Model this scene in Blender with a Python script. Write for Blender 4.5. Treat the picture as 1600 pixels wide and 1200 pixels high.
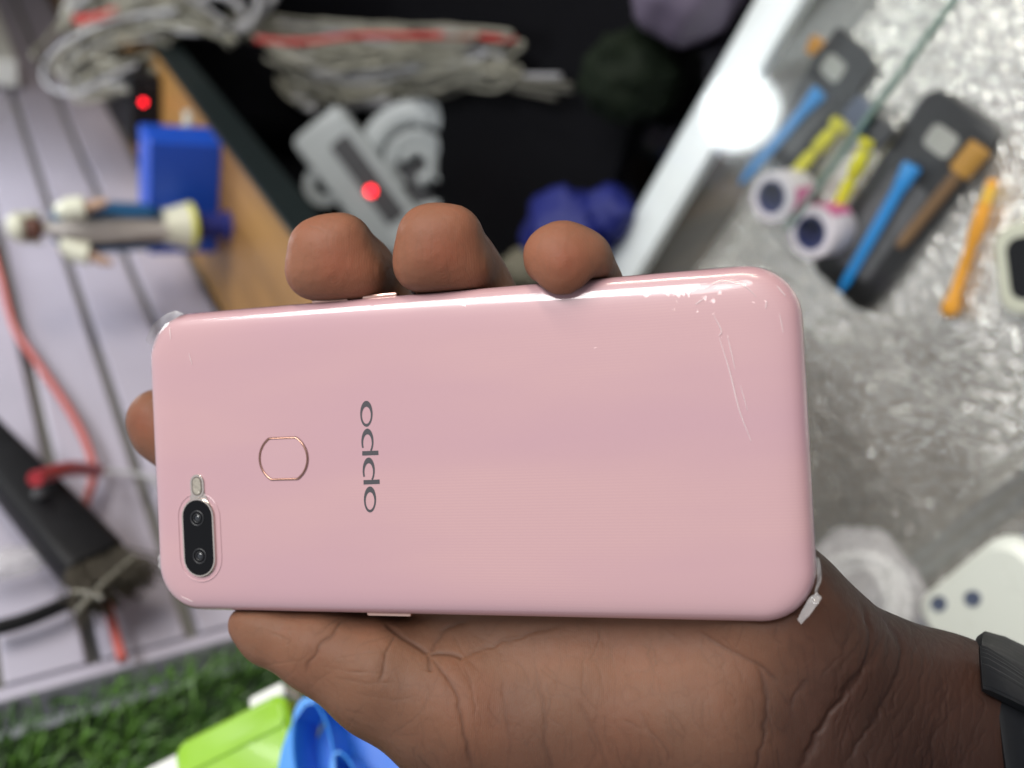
import bpy, bmesh, math, random
import numpy as np
from mathutils import Vector, Matrix

random.seed(7)
RNG = np.random.default_rng(7)
S = bpy.context.scene
COL = S.collection
for o in list(bpy.data.objects):
    bpy.data.objects.remove(o)

# ------------------------------------------------------------------ camera
FPX = 1300.0                     # focal length in pixels of the 1600 px wide photograph
CAM = Vector((0.0, 0.0, 1.45))
# world axes (X along the slat wall, Y out of the wall, Z up) seen in camera axes
_h = Vector((-1000, 1110, -FPX))
_u = -Vector(((1110 * 265 + FPX * FPX) / 1000.0, 265, -FPX)).normalized()
_h.normalize()
_n = _h.cross(_u)
BM = Matrix((-_h, _n, _u))       # camera vector -> world vector
cam_d = bpy.data.cameras.new('camera')
cam = bpy.data.objects.new('camera', cam_d)
COL.objects.link(cam)
cam.matrix_world = Matrix.Translation(CAM) @ BM.to_4x4()
cam_d.sensor_width = 36.0
cam_d.lens = 36.0 * FPX / 1600.0
cam_d.clip_start = 0.01
cam_d.clip_end = 60.0
cam_d.dof.use_dof = True
cam_d.dof.focus_distance = 0.187
cam_d.dof.aperture_fstop = 6.8
S.camera = cam

# ------------------------------------------------------------------ light
S.view_settings.view_transform = 'Standard'
S.view_settings.look = 'None'
S.view_settings.exposure = 0.0
S.view_settings.gamma = 1.0
S.view_settings.use_curve_mapping = False
S.render.resolution_x = 1024
S.render.resolution_y = 768
W = bpy.data.worlds.new('World')
S.world = W
W.use_nodes = True
bg = W.node_tree.nodes['Background']
bg.inputs[1].default_value = 1.0
# a dim shop room: pale ceiling above, dark below
_wt = W.node_tree
_tc = _wt.nodes.new('ShaderNodeTexCoord'); _sx = _wt.nodes.new('ShaderNodeSeparateXYZ'); _cr = _wt.nodes.new('ShaderNodeValToRGB')
_mr = _wt.nodes.new('ShaderNodeMapRange'); _mr.inputs['From Min'].default_value = -1.0
_wt.links.new(_tc.outputs['Generated'], _sx.inputs[0]); _wt.links.new(_sx.outputs['Z'], _mr.inputs['Value'])
_wt.links.new(_mr.outputs[0], _cr.inputs['Fac']); _wt.links.new(_cr.outputs['Color'], bg.inputs[0])
_cr.color_ramp.elements[0].position = 0.35; _cr.color_ramp.elements[0].color = (0.04, 0.04, 0.045, 1)
_cr.color_ramp.elements[1].position = 0.80; _cr.color_ramp.elements[1].color = (0.60, 0.625, 0.66, 1)

def dirw(x, y, z):
    return BM @ Vector((x, y, z))

def area(name, cdir, dist, sx, sy, power, color):
    d = bpy.data.lights.new(name, 'AREA')
    d.shape = 'RECTANGLE'; d.size = sx; d.size_y = sy
    d.energy = power; d.color = color
    o = bpy.data.objects.new(name, d); COL.objects.link(o)
    v = dirw(*cdir).normalized()
    o.location = CAM + v * dist
    o.rotation_euler = v.to_track_quat('Z', 'Y').to_euler()
    return o

area('shop_tube_light', (-0.52, 0.60, 0.60), 1.3, 1.3, 0.34, 22.0, (1.0, 0.985, 0.96))
area('counter_tube_light', (-0.10, 0.93, 0.40), 1.5, 0.9, 0.08, 10.0, (1.0, 0.90, 0.74))

# ------------------------------------------------------------------ helpers
def ray(u, v):
    return BM @ Vector((u - 800.0, 600.0 - v, -FPX))

def on_wall(u, v, off=0.0):       # wall plane is Y = -0.40
    w = ray(u, v)
    return CAM + w * ((-0.40 + off) / w.y)

def on_level(u, v, z):
    w = ray(u, v)
    return CAM + w * ((z - CAM.z) / w.z)

def at_depth(u, v, d):
    return CAM + ray(u, v) * (d / FPX)

def tag(o, label=None, cat=None, group=None, kind=None):
    if label: o['label'] = label
    if cat: o['category'] = cat
    if group: o['group'] = group
    if kind: o['kind'] = kind
    return o

def empty(name, loc, rot=None, label=None, cat=None, group=None):
    o = bpy.data.objects.new(name, None); COL.objects.link(o)
    o.empty_display_size = 0.01
    m = Matrix.Translation(loc)
    if rot is not None: m = m @ rot.to_4x4()
    o.matrix_world = m
    return tag(o, label, cat, group)

class MB:
    """collects verts / faces for one mesh"""
    def __init__(s): s.v = []; s.f = []
    def add(s, vs, fs):
        n = len(s.v); s.v += [tuple(p) for p in vs]; s.f += [tuple(i + n for i in f) for f in fs]; return s
    def box(s, c, d, rot=None):
        hx, hy, hz = d[0] / 2, d[1] / 2, d[2] / 2
        P = [Vector((x, y, z)) for x in (-hx, hx) for y in (-hy, hy) for z in (-hz, hz)]
        if rot is not None: P = [rot @ p for p in P]
        c = Vector(c)
        return s.add([p + c for p in P], [(0, 1, 3, 2), (4, 6, 7, 5), (0, 4, 5, 1), (2, 3, 7, 6), (0, 2, 6, 4), (1, 5, 7, 3)])
    def tube(s, pts, r, n=10, cap=True):
        pts = [Vector(p) for p in pts]
        rs = r if isinstance(r, (list, tuple)) else [r] * len(pts)
        rings = []; ref = None
        for i, p in enumerate(pts):
            t = (pts[min(i + 1, len(pts) - 1)] - pts[max(i - 1, 0)]).normalized()
            if ref is None:
                ref = t.orthogonal().normalized()
            a = (ref - t * ref.dot(t))
            a = a.normalized() if a.length > 1e-6 else t.orthogonal().normalized()
            ref = a; b = t.cross(a)
            rings.append([p + (a * math.cos(2 * math.pi * k / n) + b * math.sin(2 * math.pi * k / n)) * rs[i] for k in range(n)])
        vs = [q for g in rings for q in g]; fs = []
        for i in range(len(pts) - 1):
            for k in range(n):
                a0 = i * n + k; a1 = i * n + (k + 1) % n
                fs.append((a0, a1, a1 + n, a0 + n))
        if cap:
            fs.append(tuple(range(n - 1, -1, -1))); fs.append(tuple((len(pts) - 1) * n + k for k in range(n)))
        return s.add(vs, fs)
    def lathe(s, prof, n=32, sx=1.0, sy=1.0, a0=0.0, a1=2 * math.pi, closed=True, cap=True):
        full = abs(a1 - a0 - 2 * math.pi) < 1e-6
        m = n if full else n + 1
        vs = []; fs = []
        for r, z in prof:
            for k in range(m):
                a = a0 + (a1 - a0) * k / n
                vs.append((r * math.cos(a) * sx, r * math.sin(a) * sy, z))
        for i in range(len(prof) - 1):
            for k in range(n):
                a = i * m + k; b = i * m + (k + 1) % m
                fs.append((a, b, b + m, a + m))
        if cap and full:
            fs.append(tuple(range(m - 1, -1, -1))); fs.append(tuple((len(prof) - 1) * m + k for k in range(m)))
        return s.add(vs, fs)
    def loft(s, rings, close=True):
        n = len(rings[0]); vs = [q for g in rings for q in g]; fs = []
        for i in range(len(rings) - 1):
            for k in range(n):
                a = i * n + k; b = i * n + (k + 1) % n
                fs.append((a, b, b + n, a + n))
        if close:
            fs.append(tuple(range(n - 1, -1, -1))); fs.append(tuple((len(rings) - 1) * n + k for k in range(n)))
        return s.add(vs, fs)
    def build(s, name, m, parent=None, smooth=True, bevel=0.0, seg=2, loc=None):
        me = bpy.data.meshes.new(name)
        me.from_pydata(s.v, [], s.f); me.update()
        o = bpy.data.objects.new(name, me); COL.objects.link(o)
        bm = bmesh.new(); bm.from_mesh(me)
        bmesh.ops.recalc_face_normals(bm, faces=bm.faces)
        bm.to_mesh(me); bm.free()
        if m: me.materials.append(m)
        if smooth:
            me.polygons.foreach_set('use_smooth', [True] * len(me.polygons))
            me.set_sharp_from_angle(angle=math.radians(38))
        if bevel > 0:
            b = o.modifiers.new('bevel', 'BEVEL'); b.width = bevel; b.segments = seg
            b.limit_method = 'ANGLE'; b.angle_limit = math.radians(35)
        if loc is not None: o.location = loc
        if parent: o.parent = parent
        return o

def spline(pts, n=12):
    """Catmull-Rom through the points"""
    P = [Vector(p) for p in pts]
    P = [P[0] * 2 - P[1]] + P + [P[-1] * 2 - P[-2]]
    out = []
    for i in range(1, len(P) - 2):
        for k in range(n):
            t = k / n
            out.append(0.5 * ((2 * P[i]) + (P[i + 1] - P[i - 1]) * t + (2 * P[i - 1] - 5 * P[i] + 4 * P[i + 1] - P[i + 2]) * t * t
                              + (-P[i - 1] + 3 * P[i] - 3 * P[i + 1] + P[i + 2]) * t ** 3))
    out.append(P[-2])
    return out

def lump(name, m, centre, rad, amp=0.18, seed=0, parent=None, sub=4, freq=2.2):
    """crumpled bag-like mass"""
    from mathutils import noise
    bm = bmesh.new(); bmesh.ops.create_icosphere(bm, subdivisions=sub, radius=1.0)
    for v in bm.verts:
        p = v.co.normalized()
        q = p * freq + Vector((seed * 7.3, seed * 3.1, seed * 1.7))
        d = noise.noise(q) * amp + abs(noise.noise(q * 2.3)) * amp * 0.7 + noise.noise(q * 5.1) * amp * 0.2
        v.co = Vector((p.x * rad[0], p.y * rad[1], p.z * rad[2])) * (1 + d)
    me = bpy.data.meshes.new(name); bm.to_mesh(me); bm.free()
    me.materials.append(m)
    me.polygons.foreach_set('use_smooth', [True] * len(me.polygons))
    o = bpy.data.objects.new(name, me); COL.objects.link(o)
    o.location = centre
    if parent: o.parent = parent
    return o

# ------------------------------------------------------------------ materials
def newmat(name):
    m = bpy.data.materials.new(name); m.use_nodes = True
    nt = m.node_tree
    return m, nt, nt.nodes['Principled BSDF']

def N(nt, typ, **kw):
    n = nt.nodes.new(typ)
    for k, v in kw.items(): setattr(n, k, v)
    return n

def mat(name, col, rough=0.5, metal=0.0, var=0.08, scale=60.0, bump=0.0, bscale=300.0, coat=0.0, emit=None, estr=0.0, spec=0.5, sss=0.0):
    m, nt, p = newmat(name)
    tc = N(nt, 'ShaderNodeTexCoord')
    no = N(nt, 'ShaderNodeTexNoise'); no.inputs['Scale'].default_value = scale; no.inputs['Detail'].default_value = 5
    nt.links.new(tc.outputs['Object'], no.inputs['Vector'])
    mx = N(nt, 'ShaderNodeMix', data_type='RGBA')
    mx.inputs['A'].default_value = (*[c * (1 - var) for c in col], 1)
    mx.inputs['B'].default_value = (*[min(1, c * (1 + var)) for c in col], 1)
    nt.links.new(no.outputs['Fac'], mx.inputs['Factor'])
    nt.links.new(mx.outputs['Result'], p.inputs['Base Color'])
    mr = N(nt, 'ShaderNodeMapRange')
    mr.inputs['To Min'].default_value = max(0.02, rough - 0.08); mr.inputs['To Max'].default_value = min(1, rough + 0.08)
    nt.links.new(no.outputs['Fac'], mr.inputs['Value']); nt.links.new(mr.outputs['Result'], p.inputs['Roughness'])
    p.inputs['Metallic'].default_value = metal
    p.inputs['Specular IOR Level'].default_value = spec
    p.inputs['Coat Weight'].default_value = coat
    if sss > 0:
        p.inputs['Subsurface Weight'].default_value = sss
        p.inputs['Subsurface Radius'].default_value = (1, .5, .4); p.inputs['Subsurface Scale'].default_value = 0.002
    if emit:
        p.inputs['Emission Color'].default_value = (*emit, 1); p.inputs['Emission Strength'].default_value = estr
    if bump > 0:
        n2 = N(nt, 'ShaderNodeTexNoise'); n2.inputs['Scale'].default_value = bscale; n2.inputs['Detail'].default_value = 4
        nt.links.new(tc.outputs['Object'], n2.inputs['Vector'])
        b = N(nt, 'ShaderNodeBump'); b.inputs['Strength'].default_value = bump; b.inputs['Distance'].default_value = 0.001
        nt.links.new(n2.outputs['Fac'], b.inputs['Height']); nt.links.new(b.outputs['Normal'], p.inputs['Normal'])
    return m

def clearmat(name, tint=(1, 1, 1), rough=0.03, extra=0.0, bump=0.0, bscale=200.0, fres=1.45, gain=1.0):
    """thin clear plastic / glass: see-through with a Fresnel gloss"""
    m = bpy.data.materials.new(name); m.use_nodes = True
    nt = m.node_tree; nt.nodes.clear()
    out = N(nt, 'ShaderNodeOutputMaterial'); mix = N(nt, 'ShaderNodeMixShader')
    tr = N(nt, 'ShaderNodeBsdfTransparent'); tr.inputs[0].default_value = (*tint, 1)
    gl = N(nt, 'ShaderNodeBsdfGlossy'); gl.inputs['Roughness'].default_value = rough
    fr = N(nt, 'ShaderNodeFresnel'); fr.inputs['IOR'].default_value = fres
    ad = N(nt, 'ShaderNodeMath', operation='MULTIPLY_ADD'); ad.inputs[1].default_value = gain; ad.inputs[2].default_value = extra
    ge = N(nt, 'ShaderNodeNewGeometry'); inv = N(nt, 'ShaderNodeMath', operation='SUBTRACT'); inv.inputs[0].default_value = 1.0
    nt.links.new(ge.outputs['Backfacing'], inv.inputs[1])
    mu = N(nt, 'ShaderNodeMath', operation='MULTIPLY')           # the far side of a thin pane adds no second gloss
    nt.links.new(fr.outputs[0], ad.inputs[0]); nt.links.new(ad.outputs[0], mu.inputs[0]); nt.links.new(inv.outputs[0], mu.inputs[1]); nt.links.new(mu.outputs[0], mix.inputs[0])
    nt.links.new(tr.outputs[0], mix.inputs[1]); nt.links.new(gl.outputs[0], mix.inputs[2])
    nt.links.new(mix.outputs[0], out.inputs[0])
    if bump > 0:
        tc = N(nt, 'ShaderNodeTexCoord'); n2 = N(nt, 'ShaderNodeTexNoise')
        n2.inputs['Scale'].default_value = bscale; n2.inputs['Detail'].default_value = 3
        nt.links.new(tc.outputs['Object'], n2.inputs['Vector'])
        b = N(nt, 'ShaderNodeBump'); b.inputs['Strength'].default_value = bump; b.inputs['Distance'].default_value = 0.001
        nt.links.new(n2.outputs['Fac'], b.inputs['Height'])
        nt.links.new(b.outputs['Normal'], gl.inputs['Normal']); nt.links.new(b.outputs['Normal'], fr.inputs['Normal'])
    return m

M = {}
M['slat'] = mat('white_laminate', (0.42, 0.40, 0.485), 0.38, var=0.10, scale=14, bump=0.05)
M['groove'] = mat('grey_groove_liner', (0.30, 0.30, 0.28), 0.5, var=0.15, scale=40)
M['black'] = mat('matte_black', (0.003, 0.003, 0.0042), 0.7, var=0.3, spec=0.08)
M['blackplastic'] = mat('black_plastic', (0.006, 0.006, 0.0075), 0.5, var=0.25, bump=0.1, spec=0.22)
M['teal_dark'] = mat('dark_edge_banding', (0.010, 0.016, 0.017), 0.5, spec=0.3)
M['grey'] = mat('light_grey_plastic', (0.40, 0.43, 0.44), 0.45, var=0.1, scale=30)
M['darkgrey'] = mat('dark_grey_plastic', (0.05, 0.05, 0.055), 0.45)
M['blue'] = mat('royal_blue_plastic', (0.010, 0.075, 0.50), 0.42, var=0.06)
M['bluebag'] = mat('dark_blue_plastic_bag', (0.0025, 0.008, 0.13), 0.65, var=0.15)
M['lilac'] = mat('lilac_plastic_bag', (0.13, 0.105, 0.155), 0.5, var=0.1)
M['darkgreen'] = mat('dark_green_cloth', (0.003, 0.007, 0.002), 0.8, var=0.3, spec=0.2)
M['cable'] = mat('off_white_cable', (0.28, 0.27, 0.22), 0.45, var=0.12, scale=25)
M['cable_grey'] = mat('pale_grey_cable', (0.36, 0.36, 0.38), 0.45, var=0.12, scale=25)
M['red'] = mat('red_cable', (0.42, 0.035, 0.03), 0.45, var=0.1)
M['redcord'] = mat('faded_red_cord', (0.46, 0.10, 0.085), 0.5, var=0.12)
M['led'] = mat('red_led', (0.6, 0.01, 0.02), 0.3, emit=(1.0, 0.012, 0.025), estr=7.0)
M['cream'] = mat('cream_paint', (0.60, 0.60, 0.48), 0.35, var=0.06)
M['gold'] = mat('yellow_gilt', (0.55, 0.55, 0.08), 0.35, var=0.15)
M['robe'] = mat('greyish_robe', (0.40, 0.37, 0.35), 0.4, var=0.12, scale=90)
M['cloak'] = mat('blue_cloak_paint', (0.02, 0.09, 0.20), 0.35, var=0.2, scale=90)
M['face'] = mat('brown_face_paint', (0.13, 0.055, 0.04), 0.45)
M['handtan'] = mat('tan_hand_paint', (0.45, 0.29, 0.2), 0.45)
M['green'] = mat('lime_green_plastic', (0.26, 0.50, 0.025), 0.33, var=0.06, coat=0.2)
M['white'] = mat('white_plastic', (0.72, 0.73, 0.70), 0.35, var=0.03)
M['skyblue'] = mat('bright_blue_plastic', (0.045, 0.27, 0.76), 0.35, var=0.05)
M['spudger'] = mat('blue_tool_plastic', (0.012, 0.26, 0.68), 0.3, var=0.08, coat=0.3)
M['yellow'] = mat('yellow_tool_plastic', (0.70, 0.64, 0.012), 0.35, var=0.08)
M['orange'] = mat('orange_tool_plastic', (0.80, 0.34, 0.012), 0.28, var=0.1, coat=0.3)
M['brown'] = mat('brown_tool_plastic', (0.20, 0.11, 0.045), 0.4, var=0.15)
M['cardblack'] = mat('dark_phone_frame', (0.016, 0.016, 0.017), 0.4, var=0.5, scale=70, bump=0.3, bscale=150)
M['pink_label'] = mat('pink_label', (0.65, 0.13, 0.34), 0.5)
M['tapewhite'] = mat('white_tape', (0.74, 0.68, 0.73), 0.45, var=0.05)
M['tapecore'] = mat('dark_blue_core', (0.03, 0.045, 0.17), 0.5, var=0.1)
M['alu'] = mat('white_aluminium_profile', (0.90, 0.94, 0.95), 0.3, metal=0.0, var=0.03)
M['slate'] = mat('slate_blue_card', (0.09, 0.11, 0.17), 0.55)
M['bristle'] = mat('grey_bristles', (0.07, 0.06, 0.045), 0.8, var=0.4, scale=200)
M['watch'] = mat('black_resin', (0.0055, 0.006, 0.0075), 0.5, var=0.2, bump=0.08, spec=0.28)

def wood_mat():
    m, nt, p = newmat('orange_brown_wood')
    tc = N(nt, 'ShaderNodeTexCoord'); mp = N(nt, 'ShaderNodeMapping'); mp.inputs['Scale'].default_value = (3.0, 45.0, 45.0)
    no = N(nt, 'ShaderNodeTexNoise'); no.inputs['Scale'].default_value = 1.4; no.inputs['Detail'].default_value = 8; no.inputs['Distortion'].default_value = 0.6
    nt.links.new(tc.outputs['Object'], mp.inputs['Vector']); nt.links.new(mp.outputs[0], no.inputs['Vector'])
    r = N(nt, 'ShaderNodeValToRGB')
    r.color_ramp.elements[0].position = 0.3; r.color_ramp.elements[0].color = (0.21, 0.105, 0.026, 1)
    r.color_ramp.elements[1].position = 0.72; r.color_ramp.elements[1].color = (0.37, 0.195, 0.055, 1)
    nt.links.new(no.outputs['Fac'], r.inputs['Fac']); nt.links.new(r.outputs['Color'], p.inputs['Base Color'])
    p.inputs['Roughness'].default_value = 0.45
    return m
M['wood'] = wood_mat()

def foil_mat():
    m, nt, p = newmat('silver_bubble_foil')
    p.inputs['Base Color'].default_value = (0.80, 0.77, 0.72, 1); p.inputs['Metallic'].default_value = 0.78
    tc = N(nt, 'ShaderNodeTexCoord')
    no = N(nt, 'ShaderNodeTexNoise'); no.inputs['Scale'].default_value = 520.0; no.inputs['Detail'].default_value = 2
    n3 = N(nt, 'ShaderNodeTexNoise'); n3.inputs['Scale'].default_value = 38.0; n3.inputs['Detail'].default_value = 4
    nt.links.new(tc.outputs['Object'], no.inputs['Vector']); nt.links.new(tc.outputs['Object'], n3.inputs['Vector'])
    b = N(nt, 'ShaderNodeBump'); b.inputs['Strength'].default_value = 0.35; b.inputs['Distance'].default_value = 0.0008
    nt.links.new(no.outputs['Fac'], b.inputs['Height']); nt.links.new(b.outputs['Normal'], p.inputs['Normal'])
    mr = N(nt, 'ShaderNodeMapRange'); mr.inputs['To Min'].default_value = 0.09; mr.inputs['To Max'].default_value = 0.22
    nt.links.new(n3.outputs['Fac'], mr.inputs['Value']); nt.links.new(mr.outputs[0], p.inputs['Roughness'])
    return m
M['foil'] = foil_mat()
M['glass'] = clearmat('counter_glass', (0.985, 0.99, 0.988), 0.02)
M['glassedge'] = mat('green_glass_edge', (0.16, 0.24, 0.20), 0.15, var=0.1)
M['film'] = clearmat('clear_film', (1.0, 0.99, 0.995), 0.055, extra=0.0, bump=0.06, bscale=90, gain=0.9)
M['flap'] = mat('film_flap', (0.78, 0.76, 0.77), 0.16, var=.1, bump=.4, bscale=400, coat=.5)
M['flap'].node_tree.nodes['Principled BSDF'].inputs['Alpha'].default_value = 0.30
def bag_mat():
    m, nt, p = newmat('crinkled_clear_plastic')
    p.inputs['Base Color'].default_value = (0.70, 0.68, 0.69, 1); p.inputs['Roughness'].default_value = 0.12
    p.inputs['Alpha'].default_value = 0.36
    tc = N(nt, 'ShaderNodeTexCoord'); n2 = N(nt, 'ShaderNodeTexNoise'); n2.inputs['Scale'].default_value = 70; n2.inputs['Detail'].default_value = 5; n2.inputs['Distortion'].default_value = 1.5
    nt.links.new(tc.outputs['Object'], n2.inputs['Vector'])
    b = N(nt, 'ShaderNodeBump'); b.inputs['Strength'].default_value = 0.9; b.inputs['Distance'].default_value = 0.004
    nt.links.new(n2.outputs['Fac'], b.inputs['Height']); nt.links.new(b.outputs['Normal'], p.inputs['Normal'])
    return m
M['bag'] = bag_mat()

# ------------------------------------------------------------------ the setting: floor, slat wall, shelf, bench, turf
GX = -0.318                       # where slat boards end and turf cladding begins
fl = MB().box((-1.0, 1.0, -0.02), (8, 6, 0.04)).build('floor', mat('dark_floor', (0.03, 0.03, 0.032), 0.6), smooth=False)
tag(fl, kind='structure')

wall = empty('slat_wall', Vector((-1.0, -0.42, 1.25)), label='white slatted display wall with dark grey horizontal grooves', cat='wall')
MB().box((-0.17, 0.0, 0.23), (1.69, 0.014, 0.60)).build('groove_liner', M['groove'], wall, smooth=False)
zs = [0.0025, 0.060, 0.110, 0.160, 0.205, 0.258, 0.31, 0.36, 0.41, 0.46, 0.51]   # groove heights above the shelf
b = MB()
for i in range(len(zs) - 1):
    lo = zs[i] + 0.0038; hi = zs[i + 1] - 0.0038
    b.box((-0.1657, 0.0125 + .002, (lo + hi) / 2), (1.695, 0.011, hi - lo))
b.build('slat_boards', M['slat'], wall, smooth=False, bevel=0.0015)
MB().box((GX + 1.0 + 0.006, 0.008, 0.26), (0.008, 0.024, 0.52)).build('end_trim', M['slat'], wall, smooth=False, bevel=0.001)

sh = empty('wall_shelf', Vector((-0.9, -0.325, 1.252)), label='orange brown wooden shelf running along the foot of the slatted wall', cat='shelf')
MB().box((0.0, 0.0, -0.009), (1.9, 0.146, 0.018)).build('shelf_board', M['wood'], sh, smooth=False, bevel=0.001)
MB().box((0.0, 0.0755, -0.014), (1.9, 0.004, 0.030)).build('edge_band', M['teal_dark'], sh, smooth=False, bevel=0.0006)

bk = empty('black_cabinet', Vector((-1.0, -0.40, 0.0)), label='black cabinet with a flat top under the wooden shelf', cat='cabinet')
MB().box((-0.25, 0.0, 1.104), (2.3, 0.02, 0.255)).build('back_panel', M['black'], bk, smooth=False)
MB().box((-0.22, 0.62, 0.975), (1.44, 1.215, 0.03)).build('cabinet_top', M['black'], bk, smooth=False, bevel=0.002)
MB().box((-0.22, 0.62, 0.48), (1.42, 1.19, 0.955)).build('cabinet_body', M['black'], bk, smooth=False)
us = MB().box((-1.42, -0.03, 1.615), (1.00, 0.74, 0.025)).build('shade_board', M['slat'], smooth=False, bevel=.002)  # unseen board, added overhead to keep the lamp off the far wall
tag(us, 'unseen white board added overhead to shade the far end of the slatted wall', 'shelf')
rw = MB().box((-1.98, 0.4, 1.1), (0.04, 1.8, 2.2)).build('end_wall', M['black'], smooth=False)
tag(rw, 'black wall closing the far end of the dark corner', 'wall')

turf = empty('turf_panel', Vector((0.1, -0.41, 1.25)), label='dark green artificial turf cladding on the wall beside the slats', cat='turf wall')
MB().box((0.05, -0.008, 0.06), (0.888, 0.012, 0.46)).build('turf_backing', mat('turf_backing', (0.008, 0.022, 0.005), 0.9), turf, smooth=False)
def turf_mat():
    m, nt, p = newmat('turf_blades')
    at = N(nt, 'ShaderNodeAttribute'); at.attribute_name = 'tone'
    r = N(nt, 'ShaderNodeValToRGB')
    r.color_ramp.elements[0].color = (0.018, 0.060, 0.009, 1); r.color_ramp.elements[1].color = (0.14, 0.31, 0.045, 1)
    nt.links.new(at.outputs['Fac'], r.inputs['Fac']); nt.links.new(r.outputs['Color'], p.inputs['Base Color'])
    p.inputs['Roughness'].default_value = 0.45
    return m
def build_turf():
    n = 26000
    x = RNG.uniform(-0.408, 0.20, n); z = RNG.uniform(-0.16, 0.26, n)
    L = RNG.uniform(0.007, 0.015, n); wd = RNG.uniform(0.0005, 0.0010, n)
    lean = RNG.normal(0, 0.55, (n, 2)); lean[:, 1] -= 0.35
    a = RNG.uniform(0, math.pi, n)
    V = np.zeros((n, 5, 3)); base = np.c_[x, np.full(n, -0.002), z]
    side = np.c_[np.cos(a), np.zeros(n), np.sin(a)] * wd[:, None]
    mid = base + np.c_[lean[:, 0] * L * .35, L * .6, lean[:, 1] * L * .35]
    tip = base + np.c_[lean[:, 0] * L, L * .9, lean[:, 1] * L]
    V[:, 0] = base - side; V[:, 1] = base + side; V[:, 2] = mid + side * .8; V[:, 3] = mid - side * .8; V[:, 4] = tip
    idx = np.arange(n)[:, None] * 5
    F = [tuple(q) for q in (idx + np.array([[0, 1, 2, 3]])).tolist()] + [tuple(q) for q in (idx + np.array([[3, 2, 4]])).tolist()]
    me = bpy.data.meshes.new('turf_blades'); me.from_pydata(V.reshape(-1, 3).tolist(), [], F)
    clump = (np.sin(x * 95 + np.sin(z * 70) * 2) * np.sin(z * 110 + 1.3) * .25 + .45)
    tone = np.clip(clump + RNG.normal(0, .22, n), 0, 1)
    at = me.attributes.new('tone', 'FLOAT', 'POINT'); at.data.foreach_set('value', np.repeat(tone, 5).astype(np.float32))
    me.materials.append(turf_mat())
    o = bpy.data.objects.new('turf_blades', me); COL.objects.link(o); o.parent = turf; tag(o, kind='stuff')
build_turf()

# ------------------------------------------------------------------ glass counter (its edge runs away from the wall)
ZG, ZF = 1.0, 0.967
pa = on_level(1204, 0, ZG); pb = on_level(973, 400, ZG)
ydir = (pa - pb); ydir.z = 0; ydir.normalize(); xdir = Vector((ydir.y, -ydir.x, 0))
CR = Matrix((xdir, ydir, Vector((0, 0, 1)))).transposed()
ct = empty('glass_counter', Vector((pb.x, pb.y, 0)), CR, label='glass topped display counter with a white aluminium edge profile', cat='counter')
tc0 = ct.matrix_world.inverted()
yl, yh = -0.14, 0.95
MB().box((0.468, (yl + yh) / 2, ZG - 0.0025), (1.02, yh - yl, 0.005)).build('glass_top', M['glass'], ct, smooth=False)
MB().box((0.002, (yl + yh) / 2, ZG - 0.0105), (0.031, yh - yl, 0.010)).box((-0.0155, (yl + yh) / 2, ZG - 0.030), (0.003, yh - yl, 0.048)).build('edge_profile', M['alu'], ct, smooth=False, bevel=0.0015)
MB().box((-0.012, (yl + yh) / 2, 0.46), (0.004, yh - yl, 0.94)).build('side_panel', M['darkgrey'], ct, smooth=False)
MB().box((0.49, (yl + yh) / 2, ZF - 0.03), (0.98, yh - yl, 0.02)).build('display_shelf', M['slate'], ct, smooth=False)
# second glass sheet laid over the far part
q0 = tc0 @ on_level(1500, 0, ZG); q1 = tc0 @ on_level(1372, 165, ZG)
ov = empty('glass_sheet', ct.matrix_world @ Vector((q0.x, (q0.y + q1.y) / 2, ZG + 0.001)), CR, label='loose clear glass sheet with a greenish edge lying on the counter top', cat='glass sheet')
gs = MB().box((-(q0.x) / 2 + 0.010, 0.28, 0.0025), (q0.x - 0.024, 0.80, 0.004)).build('sheet_pane', clearmat('sheet_glass', (0.975, 0.985, 0.98), 0.10, extra=0.03), ov, smooth=False)
MB().box((-0.0005, 0.28, 0.0025), (0.0022, 0.80, 0.0043)).build('sheet_edge', M['glassedge'], ov, smooth=False)

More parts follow.
